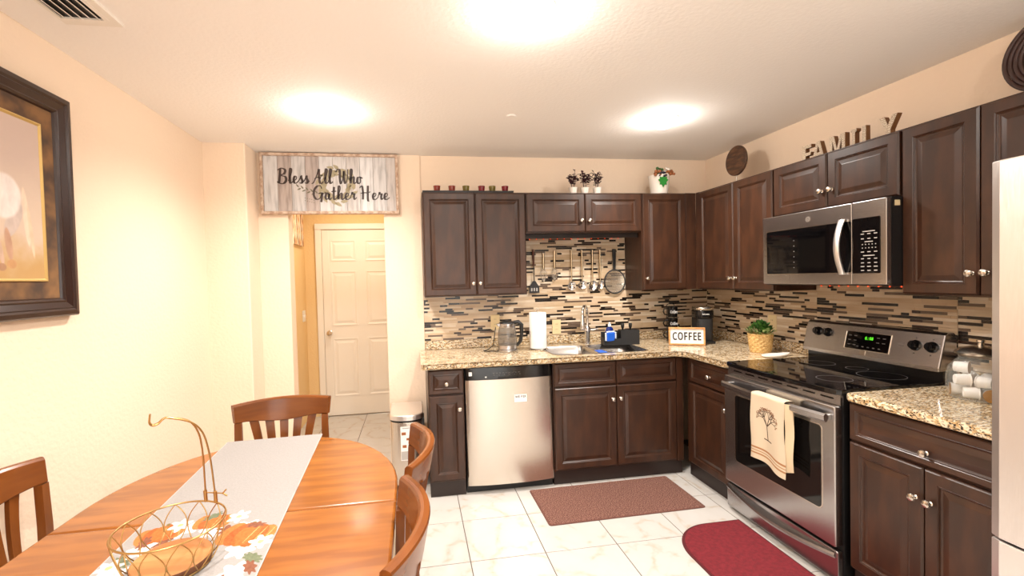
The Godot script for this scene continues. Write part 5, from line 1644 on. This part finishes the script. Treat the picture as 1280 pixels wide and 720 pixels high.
	for pass_ in [["foliage", "leaf_green", 150, 1], ["foliage", "leaf_dark", 110, 2], ["flowers", "leaf_pale", 70, 3]]:
		var lb := B.new()
		var r := RandomNumberGenerator.new()
		r.seed = pass_[3]
		for i in pass_[2]:
			var a := r.randf() * TAU
			var el := r.randf_range(0.05, 1.5) if pass_[3] < 3 else r.randf_range(-0.1, 0.45)
			var rad := r.randf_range(0.045, 0.082)
			var at := Vector3(cos(a) * cos(el) * rad, 0.132 + sin(el) * rad * 0.9, sin(a) * cos(el) * rad)
			leaf3(lb, at, (at - Vector3(0, 0.11, 0)).normalized() + Vector3(r.randf_range(-0.5, 0.5), r.randf_range(-0.2, 0.5), r.randf_range(-0.5, 0.5)), r.randf_range(0.02, 0.032), r.randf_range(0.009, 0.013))
		part(pass_[0], lb.done(), M[pass_[1]], hb).set_meta("kind", "stuff")
	# spoon rest
	var sr := thing("spoon_rest", "white ceramic spoon rest on the worktop beside the range", "spoon rest", Vector3(-0.255, CT, 1.045), 0.1)
	var bowl := B.new()
	loops = []
	for l in [[0.75, 0.0], [0.96, 0.006], [1.0, 0.015], [0.95, 0.016], [0.75, 0.008], [0.02, 0.006]]:
		var L := PackedVector3Array()
		for i in 32:
			var a := TAU * i / 32
			var x := 0.095 * cos(a)
			L.append(Vector3(x * l[0] + (0.03 if x > 0.0 else 0.0) * l[0] * cos(a), l[1] + maxf(0, x - 0.05) * 0.12, -0.046 * sin(a) * l[0] * (1.0 - 0.35 * maxf(0.0, cos(a)))))
		loops.append(L)
	bowl.loft(loops, true, true, 1)
	part("dish", bowl.done(), M.ceramic, sr)
	# glass jar of coffee pods
	var jc := Vector3(-0.238, CT, 2.128)
	var j := thing("glass_jar", "round ribbed glass jar with silver lid beside the refrigerator", "jar", jc)
	j.scale = Vector3.ONE * 0.9
	var gj := B.new()
	loops = []
	for l in [[0.0, 0.004], [0.085, 0.003], [0.105, 0.012], [0.116, 0.05], [0.116, 0.10], [0.106, 0.145], [0.085, 0.178], [0.074, 0.188], [0.074, 0.205], [0.08, 0.21]]:
		var L := PackedVector3Array()
		for i in 96:
			var a := TAU * i / 96
			var rr: float = l[0] + (0.0018 * cos(24 * a) if l[0] > 0.1 else 0.0)
			L.append(Vector3(rr * cos(a), l[1], -rr * sin(a)))
		loops.append(L)
	gj.loft(loops, false, false, 1)
	part("glass_bowl", gj.done(), M.clear_glass, j)
	part("base_rim", B.new().tube(ringpts(0.1, 0.006, 40), 0.004, 8, true).done(), M.clear_glass, j)
	part("lid", B.new().lathe([Vector2(0.078, 0.208), Vector2(0.088, 0.21), Vector2(0.089, 0.218), Vector2(0.07, 0.236), Vector2(0.03, 0.248), Vector2(0.012, 0.25), Vector2(0.01, 0.262), Vector2(0.015, 0.268), Vector2(0.014, 0.276), Vector2(0, 0.279)], Vector3.ZERO, 36).done(), M.nickel, j)
	var pod: Node3D = null
	var spots := [Vector4(-0.066, 0.036, 0.01, 0.75), Vector4(-0.045, 0.036, -0.06, 3.9), Vector4(-0.045, 0.036, 0.07, -0.9), Vector4(0.02, 0.036, -0.06, 2.0), Vector4(0.01, 0.036, 0.02, 3.6), Vector4(-0.066, 0.09, -0.025, 0.9), Vector4(-0.05, 0.09, 0.05, 3.3), Vector4(0.005, 0.09, -0.05, 1.9), Vector4(0.01, 0.09, 0.03, 2.6), Vector4(-0.04, 0.144, -0.045, 0.4)]
	for i in spots.size():
		var s: Vector4 = spots[i]
		var at := jc + Vector3(s.x, s.y, s.z) * 0.9
		var lab: String = "white coffee pod in the glass jar, " + ["at the bottom left front", "in the bottom row by the range side", "", "at the bottom back by the range", "at the bottom back by the wall", "in the second row at the left", "in the second row beside the refrigerator", "in the second row at the back left", "second row back by the refrigerator", "on top of the pile"][i]
		if i == 2:
			lab = "coffee pod with its golden foil lid showing at the bottom of the glass jar"
		if pod == null:
			pod = thing("coffee_pod", lab, "coffee pod", at, s.w, "coffee pods in the glass jar")
			var pb := B.new()
			pb.xf = Transform3D(Basis(Vector3.RIGHT, PI / 2), Vector3.ZERO)
			pb.lathe([Vector2(0, -0.025), Vector2(0.020, -0.025), Vector2(0.0215, -0.023), Vector2(0.0245, 0.019), Vector2(0.0275, 0.0195), Vector2(0.0275, 0.022)], Vector3.ZERO, 20)
			part("cup", pb.done(), M.white_plain, pod)
			var pl := B.new()
			pl.xf = Transform3D(Basis(Vector3.RIGHT, PI / 2), Vector3.ZERO)
			pl.lathe([Vector2(0.027, 0.0222), Vector2(0, 0.0226)], Vector3.ZERO, 20)
			part("foil_lid", pl.done(), M.pod_lid, pod)
		else:
			copy(pod, lab, at, s.w, "coffee pods in the glass jar")

func ringpts(r: float, y: float, n: int) -> Array:
	var o := []
	for k in n:
		o.append(Vector3(r * cos(TAU * k / n), y, r * sin(TAU * k / n)))
	return o

func leaf3(b: B, at: Vector3, dir: Vector3, ln: float, wd: float) -> void:
	var d := dir.normalized()
	var s := d.cross(Vector3(0.2, 1, 0.1)).normalized()
	var u := s.cross(d)
	var m := at + d * ln * 0.5
	b.smooth(-1)
	b.q(at, m + s * wd + u * wd * 0.25, at + d * ln, m - u * wd * 0.1)
	b.q(at, m - u * wd * 0.1, at + d * ln, m - s * wd + u * wd * 0.25)

func framed_sign(sg: Node3D) -> void:
	var w := 0.262
	var h := 0.138
	var lean := Transform3D(Basis(Vector3.RIGHT, -0.08), Vector3(0, 0.001, 0))
	var b := B.new()
	b.xf = lean
	b.bx(-w / 2, w / 2, h - 0.012, h, -0.018, 0.018, 0.002).bx(-w / 2, w / 2, 0.0, 0.012, -0.018, 0.018, 0.002).bx(-w / 2, -w / 2 + 0.012, 0.012, h - 0.012, -0.018, 0.018, 0.002).bx(w / 2 - 0.012, w / 2, 0.012, h - 0.012, -0.018, 0.018, 0.002)
	part("frame", b.done(), M.oak, sg)
	var f := B.new()
	f.xf = lean
	f.bx(-w / 2 + 0.01, w / 2 - 0.01, 0.01, h - 0.01, 0.0, 0.008)
	part("board", f.done(), M.board_white, sg)
	text(sg, "lettering", "COFFEE", 0.062, lean * Vector3(0.0, h / 2, 0.0085), Vector3(-0.08, 0, 0), M.black_ink, 0.002, "Droid Sans", 0.205, 700)

# ------------------------------------------------------------------ utensils on the wall
func build_utensils() -> void:
	var g := "cooking utensils hung on the backsplash"
	var z := 0.028
	var hook := B.new().box(Vector3(0, 0, -0.014), Vector3(0.014, 0.02, 0.006), 0.002).tube([Vector3(0, 0.0, -0.012), Vector3(0, -0.008, 0.004), Vector3(0, 0.004, 0.008)], 0.0022, 6).done()
	var spec := [["spatula", "slotted black spatula with a reddish wooden handle, leftmost on the backsplash", -1.595, 1.70], ["whisk", "smaller gold-handled wire whisk next to the slotted spatula", -1.509, 1.668], ["whisk", "longer gold-handled wire whisk, third utensil from the left", -1.413, 1.688], ["ladle", "steel ladle hanging above the faucet, leftmost of the spoon-headed utensils", -1.268, 1.69], ["ladle", "wide shallow steel ladle above the faucet, fifth utensil from the left", -1.175, 1.69], ["serving_spoon", "steel serving spoon with a black grip, sixth utensil from the left", -1.083, 1.69], ["serving_spoon", "all-steel small spoon hanging beside the round strainer", -1.015, 1.69], ["strainer", "round mesh strainer with a black handle, rightmost on the backsplash", -0.885, 1.69]]
	for i in spec.size():
		var s = spec[i]
		var t := thing(s[0], s[1], s[0].replace("_", " "), Vector3(s[2], s[3], z), 0.0, g)
		part("hook", hook, M.nickel, t)
		match i:
			0:
				part("handle", B.new().tube([Vector3(0, 0.006, 0), Vector3(0, -0.06, 0), Vector3(0.002, -0.13, 0)], [0.009, 0.010, 0.007], 10).done(), M.wood_handle, t)
				part("shaft", B.new().tube([Vector3(0.002, -0.12, 0), Vector3(0.004, -0.26, 0.004)], 0.004, 8).done(), M.black_plastic, t)
				part("blade", B.new().plate(PackedVector2Array([Vector2(-0.008, -0.255), Vector2(0.014, -0.255), Vector2(0.045, -0.305), Vector2(0.046, -0.355), Vector2(-0.042, -0.355), Vector2(-0.038, -0.305)]), 0.0, 0.005, 0.001).done(), M.charcoal, t)
				for k in 3:
					part("slot", B.new().plate(rounded_rect(-0.026 + k * 0.022, -0.014 + k * 0.022, -0.34, -0.312, 0.005, 3), 0.0052, 0.0056).done(), M.grey_print, t)
			1, 2:
				var hl := 0.125 if i == 1 else 0.14
				part("handle", B.new().tube([Vector3(0, 0.004, 0), Vector3(0, -hl, 0)], 0.0105, 10).done(), M.warm_steel, t)
				var wb := B.new()
				for k in 5:
					var a := PI * k / 5.0
					for sd in [-1, 1]:
						var pts := []
						for j in 11:
							var v := j / 10.0
							var rr: float = sd * 0.028 * sin(PI * pow(v, 0.65)) if v < 1.0 else 0.0
							pts.append(Vector3(rr * cos(a), -hl - 0.11 * v, rr * sin(a) * 0.7))
						wb.tube(pts, 0.0013, 5)
				part("wires", wb.done(), M.nickel, t)
			3, 4, 5, 6:
				var ln := 0.26
				part("handle", B.new().tube([Vector3(0, 0.004, 0), Vector3(0, -0.11, 0), Vector3(0, -0.15, 0.002), Vector3(0, -ln, 0.006)], [0.0125, 0.0125, 0.009, 0.0065], 8, false, 0.7).done(), M.warm_steel, t)
				if i == 5:
					part("grip", B.new().tube([Vector3(0, 0.006, 0), Vector3(0, -0.12, 0)], [0.011, 0.009], 10).done(), M.black_plastic, t)
				var bs: Vector3 = [Vector3(0.035, 0.042, 0.026), Vector3(0.043, 0.036, 0.022), Vector3(0.037, 0.042, 0.016), Vector3(0.03, 0.036, 0.014)][i - 3]
				var hb := B.new()
				var loops := []
				for l in [[0.0, 1.0], [0.5, 0.87], [0.82, 0.57], [0.97, 0.22], [1.0, 0.0], [0.93, 0.04], [0.78, 0.5], [0.45, 0.8], [0.02, 0.92]]:
					var L := PackedVector3Array()
					for q in 24:
						var a := TAU * q / 24
						L.append(Vector3(bs.x * l[0] * cos(a), bs.y * l[0] * sin(a), -bs.z * l[1]))
					loops.append(L)
				hb.xf = Transform3D(Basis(Vector3.RIGHT, 0.35 if i < 5 else 0.1), Vector3(0, -ln - bs.y * 0.85, 0.012))
				hb.loft(loops, false, false, 1)
				part("bowl", hb.done(), M.chrome, t)
			7:
				part("handle", B.new().plate(PackedVector2Array([Vector2(-0.016, 0.008), Vector2(0.016, 0.008), Vector2(0.014, -0.06), Vector2(0.01, -0.175), Vector2(-0.01, -0.175), Vector2(-0.014, -0.06)]), -0.006, 0.006, 0.004).done(), M.black_plastic, t)
				var c := Vector3(0, -0.268, 0.004)
				var rg := []
				for q in 40:
					rg.append(c + Vector3(0.092 * cos(TAU * q / 40), 0.1 * sin(TAU * q / 40), 0))
				part("rim", B.new().tube(rg, 0.006, 8, true).done(), M.charcoal, t)
				var mb := B.new()
				for q in range(-10, 11):
					var f := q * 0.0085
					var hl2 := sqrt(maxf(0.0, 1.0 - pow(f / 0.09, 2.0)))
					for dd in [0, 1]:
						var pts := []
						for j in 9:
							var v := lerpf(-1.0, 1.0, j / 8.0) * hl2
							var dep := -0.016 * (1.0 - clampf(pow(f / 0.092, 2.0) + v * v, 0.0, 1.0))
							pts.append(c + (Vector3(f, v * 0.098, dep) if dd == 0 else Vector3(v * 0.09, f * 1.08, dep + 0.001)))
						if hl2 > 0.1:
							mb.tube(pts, 0.0018, 4)
				part("mesh", mb.done(), M.nickel, t).set_meta("kind", "stuff")

# ------------------------------------------------------------------ things on top of the wall cabinets
func build_cabinet_top() -> void:
	var ty := 2.1225
	var tr := thing("votive_tray", "long black tray on the left wall cabinet carrying six votive glasses", "tray", Vector3(-2.15, ty, 0.235))
	part("tray", B.new().bx(-0.345, 0.345, 0.0, 0.006, -0.05, 0.05, 0.002).bx(-0.345, 0.345, 0.006, 0.016, 0.045, 0.05, 0.001).bx(-0.345, 0.345, 0.006, 0.016, -0.05, -0.045, 0.001).bx(-0.345, -0.34, 0.006, 0.016, -0.045, 0.045, 0.001).bx(0.34, 0.345, 0.006, 0.016, -0.045, 0.045, 0.001).done(), M.tray_black, tr)
	var vx := [-2.385, -2.272, -2.165, -2.045, -1.962, -1.862]
	var vm := ["votive_rust", "votive_rust", "votive_olive", "votive_red", "votive_olive", "votive_red"]
	var ord := ["leftmost rust-red votive glass on the black tray", "second from left, rust-red votive glass on the black tray", "olive green votive glass, third from left on the black tray", "dark red votive glass between the two olive ones", "olive green votive glass, second from right on the black tray", "bright red votive glass at the right end of the black tray"]
	for i in 6:
		var v := thing("votive_glass", ord[i], "votive candle", Vector3(vx[i], ty + 0.0065, 0.235), 0.0, "votive glasses on the black tray")
		part("glass", B.new().lathe([Vector2(0, 0), Vector2(0.019, 0), Vector2(0.021, 0.004), Vector2(0.027, 0.052), Vector2(0.025, 0.053), Vector2(0.02, 0.006), Vector2(0, 0.005)], Vector3.ZERO, 24).done(), M[vm[i]], v)
		part("candle", B.new().lathe([Vector2(0.0195, 0.0065), Vector2(0.022, 0.03), Vector2(0, 0.031)], Vector3.ZERO, 20).done(), M.wax, v)
	for i in 3:
		var at: Vector3 = [Vector3(-1.318, ty, 0.245), Vector3(-1.222, ty, 0.245), Vector3(-1.118, ty, 0.245)][i]
		var p := thing("mini_plant", ["small dark burgundy plant in a white pot, left of three over the sink", "small dark burgundy plant in a white pot, middle of three over the sink", "small dark burgundy plant in a white pot, right of three over the sink"][i], "potted plant", at, 0.0, "burgundy plants in white pots")
		part("pot", B.new().lathe([Vector2(0, 0), Vector2(0.026, 0), Vector2(0.034, 0.05), Vector2(0.03, 0.05), Vector2(0.024, 0.006)], Vector3.ZERO, 24).done(), M.ceramic, p)
		part("soil", B.new().lathe([Vector2(0.0295, 0.044), Vector2(0, 0.046)], Vector3.ZERO, 16).done(), M.bark_brown, p)
		var r := RandomNumberGenerator.new()
		r.seed = 30 + i
		var sb := B.new()
		var lb := B.new()
		var l2 := B.new()
		for k in 9:
			var a := TAU * k / 9.0 + r.randf() * 0.5
			var tip := Vector3(cos(a) * r.randf_range(0.015, 0.046), r.randf_range(0.11, 0.178), sin(a) * r.randf_range(0.015, 0.046))
			var b0 := Vector3(cos(a) * 0.008, 0.045, sin(a) * 0.008)
			var mid := b0.lerp(tip, 0.5) + Vector3(0, 0.018, 0)
			sb.tube([b0, mid, tip], 0.0012, 5)
			for q in 8:
				var f := 0.28 + 0.1 * q
				var at2 := b0.lerp(mid, f * 2) if f < 0.5 else mid.lerp(tip, f * 2 - 1)
				leaf3(lb if q % 2 else l2, at2, Vector3(r.randf_range(-1, 1), r.randf_range(-0.3, 0.8), r.randf_range(-1, 1)), r.randf_range(0.024, 0.034), r.randf_range(0.011, 0.015))
		part("stems", sb.done(), M.burgundy_deep, p)
		part("leaves", lb.done(), M.burgundy, p).set_meta("kind", "stuff")
		part("leaves", l2.done(), M.burgundy_deep, p).set_meta("kind", "stuff")
	var v := thing("vase", "white ceramic vase with a raised green grape leaf and fruit, by the corner", "vase", Vector3(-0.585, ty, 0.24))
	part("vase", B.new().lathe([Vector2(0, 0), Vector2(0.062, 0), Vector2(0.066, 0.006), Vector2(0.078, 0.10), Vector2(0.084, 0.15), Vector2(0.078, 0.152), Vector2(0.07, 0.1), Vector2(0.058, 0.01), Vector2(0, 0.008)], Vector3.ZERO, 32).done(), M.ceramic, v)
	var lf := PackedVector2Array()
	for q in [[0.0, -0.056], [0.012, -0.034], [0.03, -0.034], [0.027, -0.014], [0.044, 0.004], [0.03, 0.012], [0.03, 0.03], [0.012, 0.024], [0.0, 0.032], [-0.012, 0.024], [-0.03, 0.03], [-0.03, 0.012], [-0.044, 0.004], [-0.027, -0.014], [-0.03, -0.034], [-0.012, -0.034]]:
		lf.append(Vector2(q[0], q[1]))
	var lfm := B.new()
	lfm.xf = Transform3D(Basis(Vector3.RIGHT, 0.05), Vector3(-0.010, 0.098, 0.078))
	lfm.plate(lf, 0, 0.008, 0.002, false, 2)
	part("grape_leaf", lfm.done(), M.grape_leaf, v)
	var fr := RandomNumberGenerator.new()
	fr.seed = 4
	for kk in [["grapes", "grape", -0.012, 0.146, 16], ["dried_fruit", "rust", 0.052, 0.162, 14], ["dried_fruit", "rust", -0.058, 0.155, 12], ["blossom", "ceramic", 0.012, 0.178, 8], ["leaves", "leaf_dark", -0.035, 0.175, 8]]:
		var gb := B.new()
		for i in kk[4]:
			gb.ball(Vector3(kk[2] + fr.randf_range(-0.028, 0.028), kk[3] + fr.randf_range(-0.018, 0.018), 0.068 + fr.randf_range(-0.028, 0.022)), Vector3.ONE * fr.randf_range(0.009, 0.013), 8)
		part(kk[0], gb.done(), M[kk[1]], v)
	# round wooden disc on a little stand
	var d := thing("wooden_disc", "round dark wooden disc on a thin stand on top of the corner cabinet", "decoration", Vector3(-0.225, ty, 0.675), -PI / 2)
	var db := B.new()
	db.xf = Transform3D(Basis(Vector3.RIGHT, PI / 2), Vector3(0, 0.165, 0))
	db.lathe([Vector2(0, -0.008), Vector2(0.105, -0.008), Vector2(0.108, -0.005), Vector2(0.108, 0.005), Vector2(0.104, 0.009), Vector2(0, 0.0092)], Vector3.ZERO, 48)
	part("disc", db.done(), M.walnut, d)
	part("stand", B.new().tube([Vector3(0, 0.002, 0), Vector3(0, 0.06, 0)], 0.003, 8).bx(-0.03, 0.03, 0.0, 0.004, -0.02, 0.02, 0.001).done(), M.nickel, d)
	# letters
	var letters := "FAMILY"
	var z0 := [1.217, 1.287, 1.402, 1.531, 1.593, 1.681]
	var z1 := [1.282, 1.370, 1.498, 1.563, 1.645, 1.772]
	var words := ["first", "second", "third", "fourth", "fifth", "last"]
	for i in 6:
		var h := 0.108 if i < 5 else 0.115
		var t := thing("wooden_letter", "wooden letter %s with patterned face, %s letter on the cabinet over the microwave" % [letters[i], words[i]], "letter", Vector3(-0.2, ty, (z0[i] + z1[i]) / 2), -PI / 2, "wooden word letters")
		var wd: float = z1[i] - z0[i]
		text(t, "block", letters[i], h, Vector3(0, h / 2 + 0.0005, -0.0135), Vector3.ZERO, M.letter_side, 0.027, "Droid Sans", wd, 700)
		text(t, "face", letters[i], h * 0.97, Vector3(0, h / 2 + 0.0005, 0.001), Vector3.ZERO, M.letter_face, 0.004, "Droid Sans", wd * 0.96, 700)
	# woven charger on the cabinet by the refrigerator
	var c := thing("woven_charger", "round dark woven tray leaning on the wall at the upper right edge", "woven tray", Vector3(-0.155, ty, 2.32), -PI / 2)
	var xf := Transform3D(Basis(Vector3.RIGHT, PI / 2 - 0.12), Vector3(0, 0.162, 0))
	for k in 11:
		var rb := B.new()
		rb.xf = xf
		rb.tube(ringpts(0.012 + k * 0.0142, 0.004 * pow(k / 10.0, 2.0) * 6.0, 48), 0.0078, 8, true)
		part("coil", rb.done(), M.rattan, c)

# ------------------------------------------------------------------ floor things
func build_floor_things() -> void:
	var m := thing("kitchen_mat", "rectangular mottled brown mat on the floor before the sink", "mat", Vector3(-1.317, 0.0005, 0.885), 0.012)
	part("pile", B.new().slab(rounded_rect(-0.505, 0.505, -0.222, 0.222, 0.012, 3), 0.0, 0.011, 0.004).done(), M.brown_rug, m)
	part("edging", B.new().slab(rounded_rect(-0.512, 0.512, -0.229, 0.229, 0.016, 3), 0.0, 0.007, 0.003).done(), M.brown_rug_edge, m)
	# half-round red mat against the range
	var r := thing("red_mat", "dark red half-round mat on the floor against the range", "mat", Vector3(-0.705, 0.0005, 1.74), 0.0)
	var f := func(s: float, a0: float) -> PackedVector2Array:
		var o := PackedVector2Array()
		o.append(Vector2(-0.005 - a0, 0.46 - a0))
		o.append(Vector2(-0.005 - a0, -0.46 + a0))
		for k in 17:
			var a := PI / 2 * k / 16.0
			o.append(Vector2(-0.23 - (0.26 - a0) * sin(a), -0.46 + a0 + 0.26 * (1 - cos(a))))
		for k in 17:
			var a := PI / 2 * k / 16.0
			o.append(Vector2(-0.23 - (0.26 - a0) * cos(a), 0.46 - a0 - 0.26 * (1 - sin(a))))
		return o
	part("edging", B.new().slab(f.call(1.0, 0.0), 0.0, 0.008, 0.003).done(), M.red_rug_edge, r)
	part("pile", B.new().slab(f.call(1.0, 0.012), 0.001, 0.0115, 0.003).done(), M.red_rug, r)
	# step trash can
	var t := thing("trash_can", "slim stainless step trash can standing between the doorway wall and the base cabinet", "trash can", Vector3(-2.652, 0.0005, 0.275))
	var body := PackedVector2Array()
	body.append_array([Vector2(0.095, -0.17), Vector2(0.11, -0.155), Vector2(0.11, 0.10)])
	for k in 17:
		var a := PI * k / 16.0
		body.append(Vector2(-0.005 + 0.115 * cos(a), 0.12 + 0.075 * sin(a)))
	body.append_array([Vector2(-0.12, -0.155), Vector2(-0.105, -0.17)])
	part("base_band", B.new().slab(body, 0.0, 0.03, 0.003).done(), M.black_plastic, t)
	part("body", B.new().slab(B.inset(body, 0.003) if B.inset(body, 0.003)[0].x < body[0].x else B.inset(body, -0.003), 0.031, 0.475, 0.002, false, 2).done(), M.steel_upright, t)
	part("collar", B.new().slab(body, 0.476, 0.490, 0.002, false, 2).done(), M.black_plastic, t)
	var lid := PackedVector2Array()
	for q in body:
		lid.append(q * 1.04)
	part("lid", B.new().slab(lid, 0.491, 0.528, 0.008, false, 4, 0.002).done(), M.steel_pale, t)
	part("hinge_spine", B.new().bx(0.1, 0.121, 0.02, 0.49, 0.02, 0.15, 0.004).done(), M.black_plastic, t)
	part("pedal", B.new().bx(0.055, 0.105, 0.008, 0.022, 0.16, 0.215, 0.004).done(), M.black_plastic, t)
	var lb := part("label", B.new().box(Vector3.ZERO, Vector3(0.075, 0.24, 0.0008)).done(), M.white_plain, t, Vector3(-0.01, 0.33, 0.1938), Vector3.ZERO)
	var lk := B.new()
	for q in [[-0.016, 0.07, 0.03, 0.02], [0.014, 0.03, 0.024, 0.016], [-0.012, -0.02, 0.028, 0.02]]:
		lk.box(Vector3(q[0], q[1], 0.0006), Vector3(q[2], q[3], 0.0006))
	part("print", lk.done(), M.rust, lb)
	part("print", B.new().box(Vector3(0, -0.085, 0.0006), Vector3(0.07, 0.06, 0.0006)).box(Vector3(0, 0.108, 0.0006), Vector3(0.05, 0.008, 0.0006)).done(), M.grey_print, lb)

func _ready() -> void:
	rng.seed = 77
	camera_and_light()
	make_materials()
	build_room()
	var cam := Vector3(-2.57, 1.47, 3.67)
	mosaic(get_node("wall_back"), Vector3.ZERO, 0.0, [[-2.504, -0.004, 0.9855, 1.344], [-1.72, -0.778, 1.346, 1.81]], cam)
	mosaic(get_node("wall_right"), Vector3.ZERO, -PI / 2, [[0.006, 1.118, 0.9855, 1.344], [1.1185, 1.885, 0.9, 1.389], [1.8865, 2.52, 0.9855, 1.344]], cam)
	build_cabinets()
	build_worktop()
	build_fridge()
	build_range()
	build_microwave()
	build_dishwasher()
	build_table()
	build_chairs()
	build_floor_things()
	build_pictures()
	build_basket()
	build_worktop_things()
	build_utensils()
	build_cabinet_top()
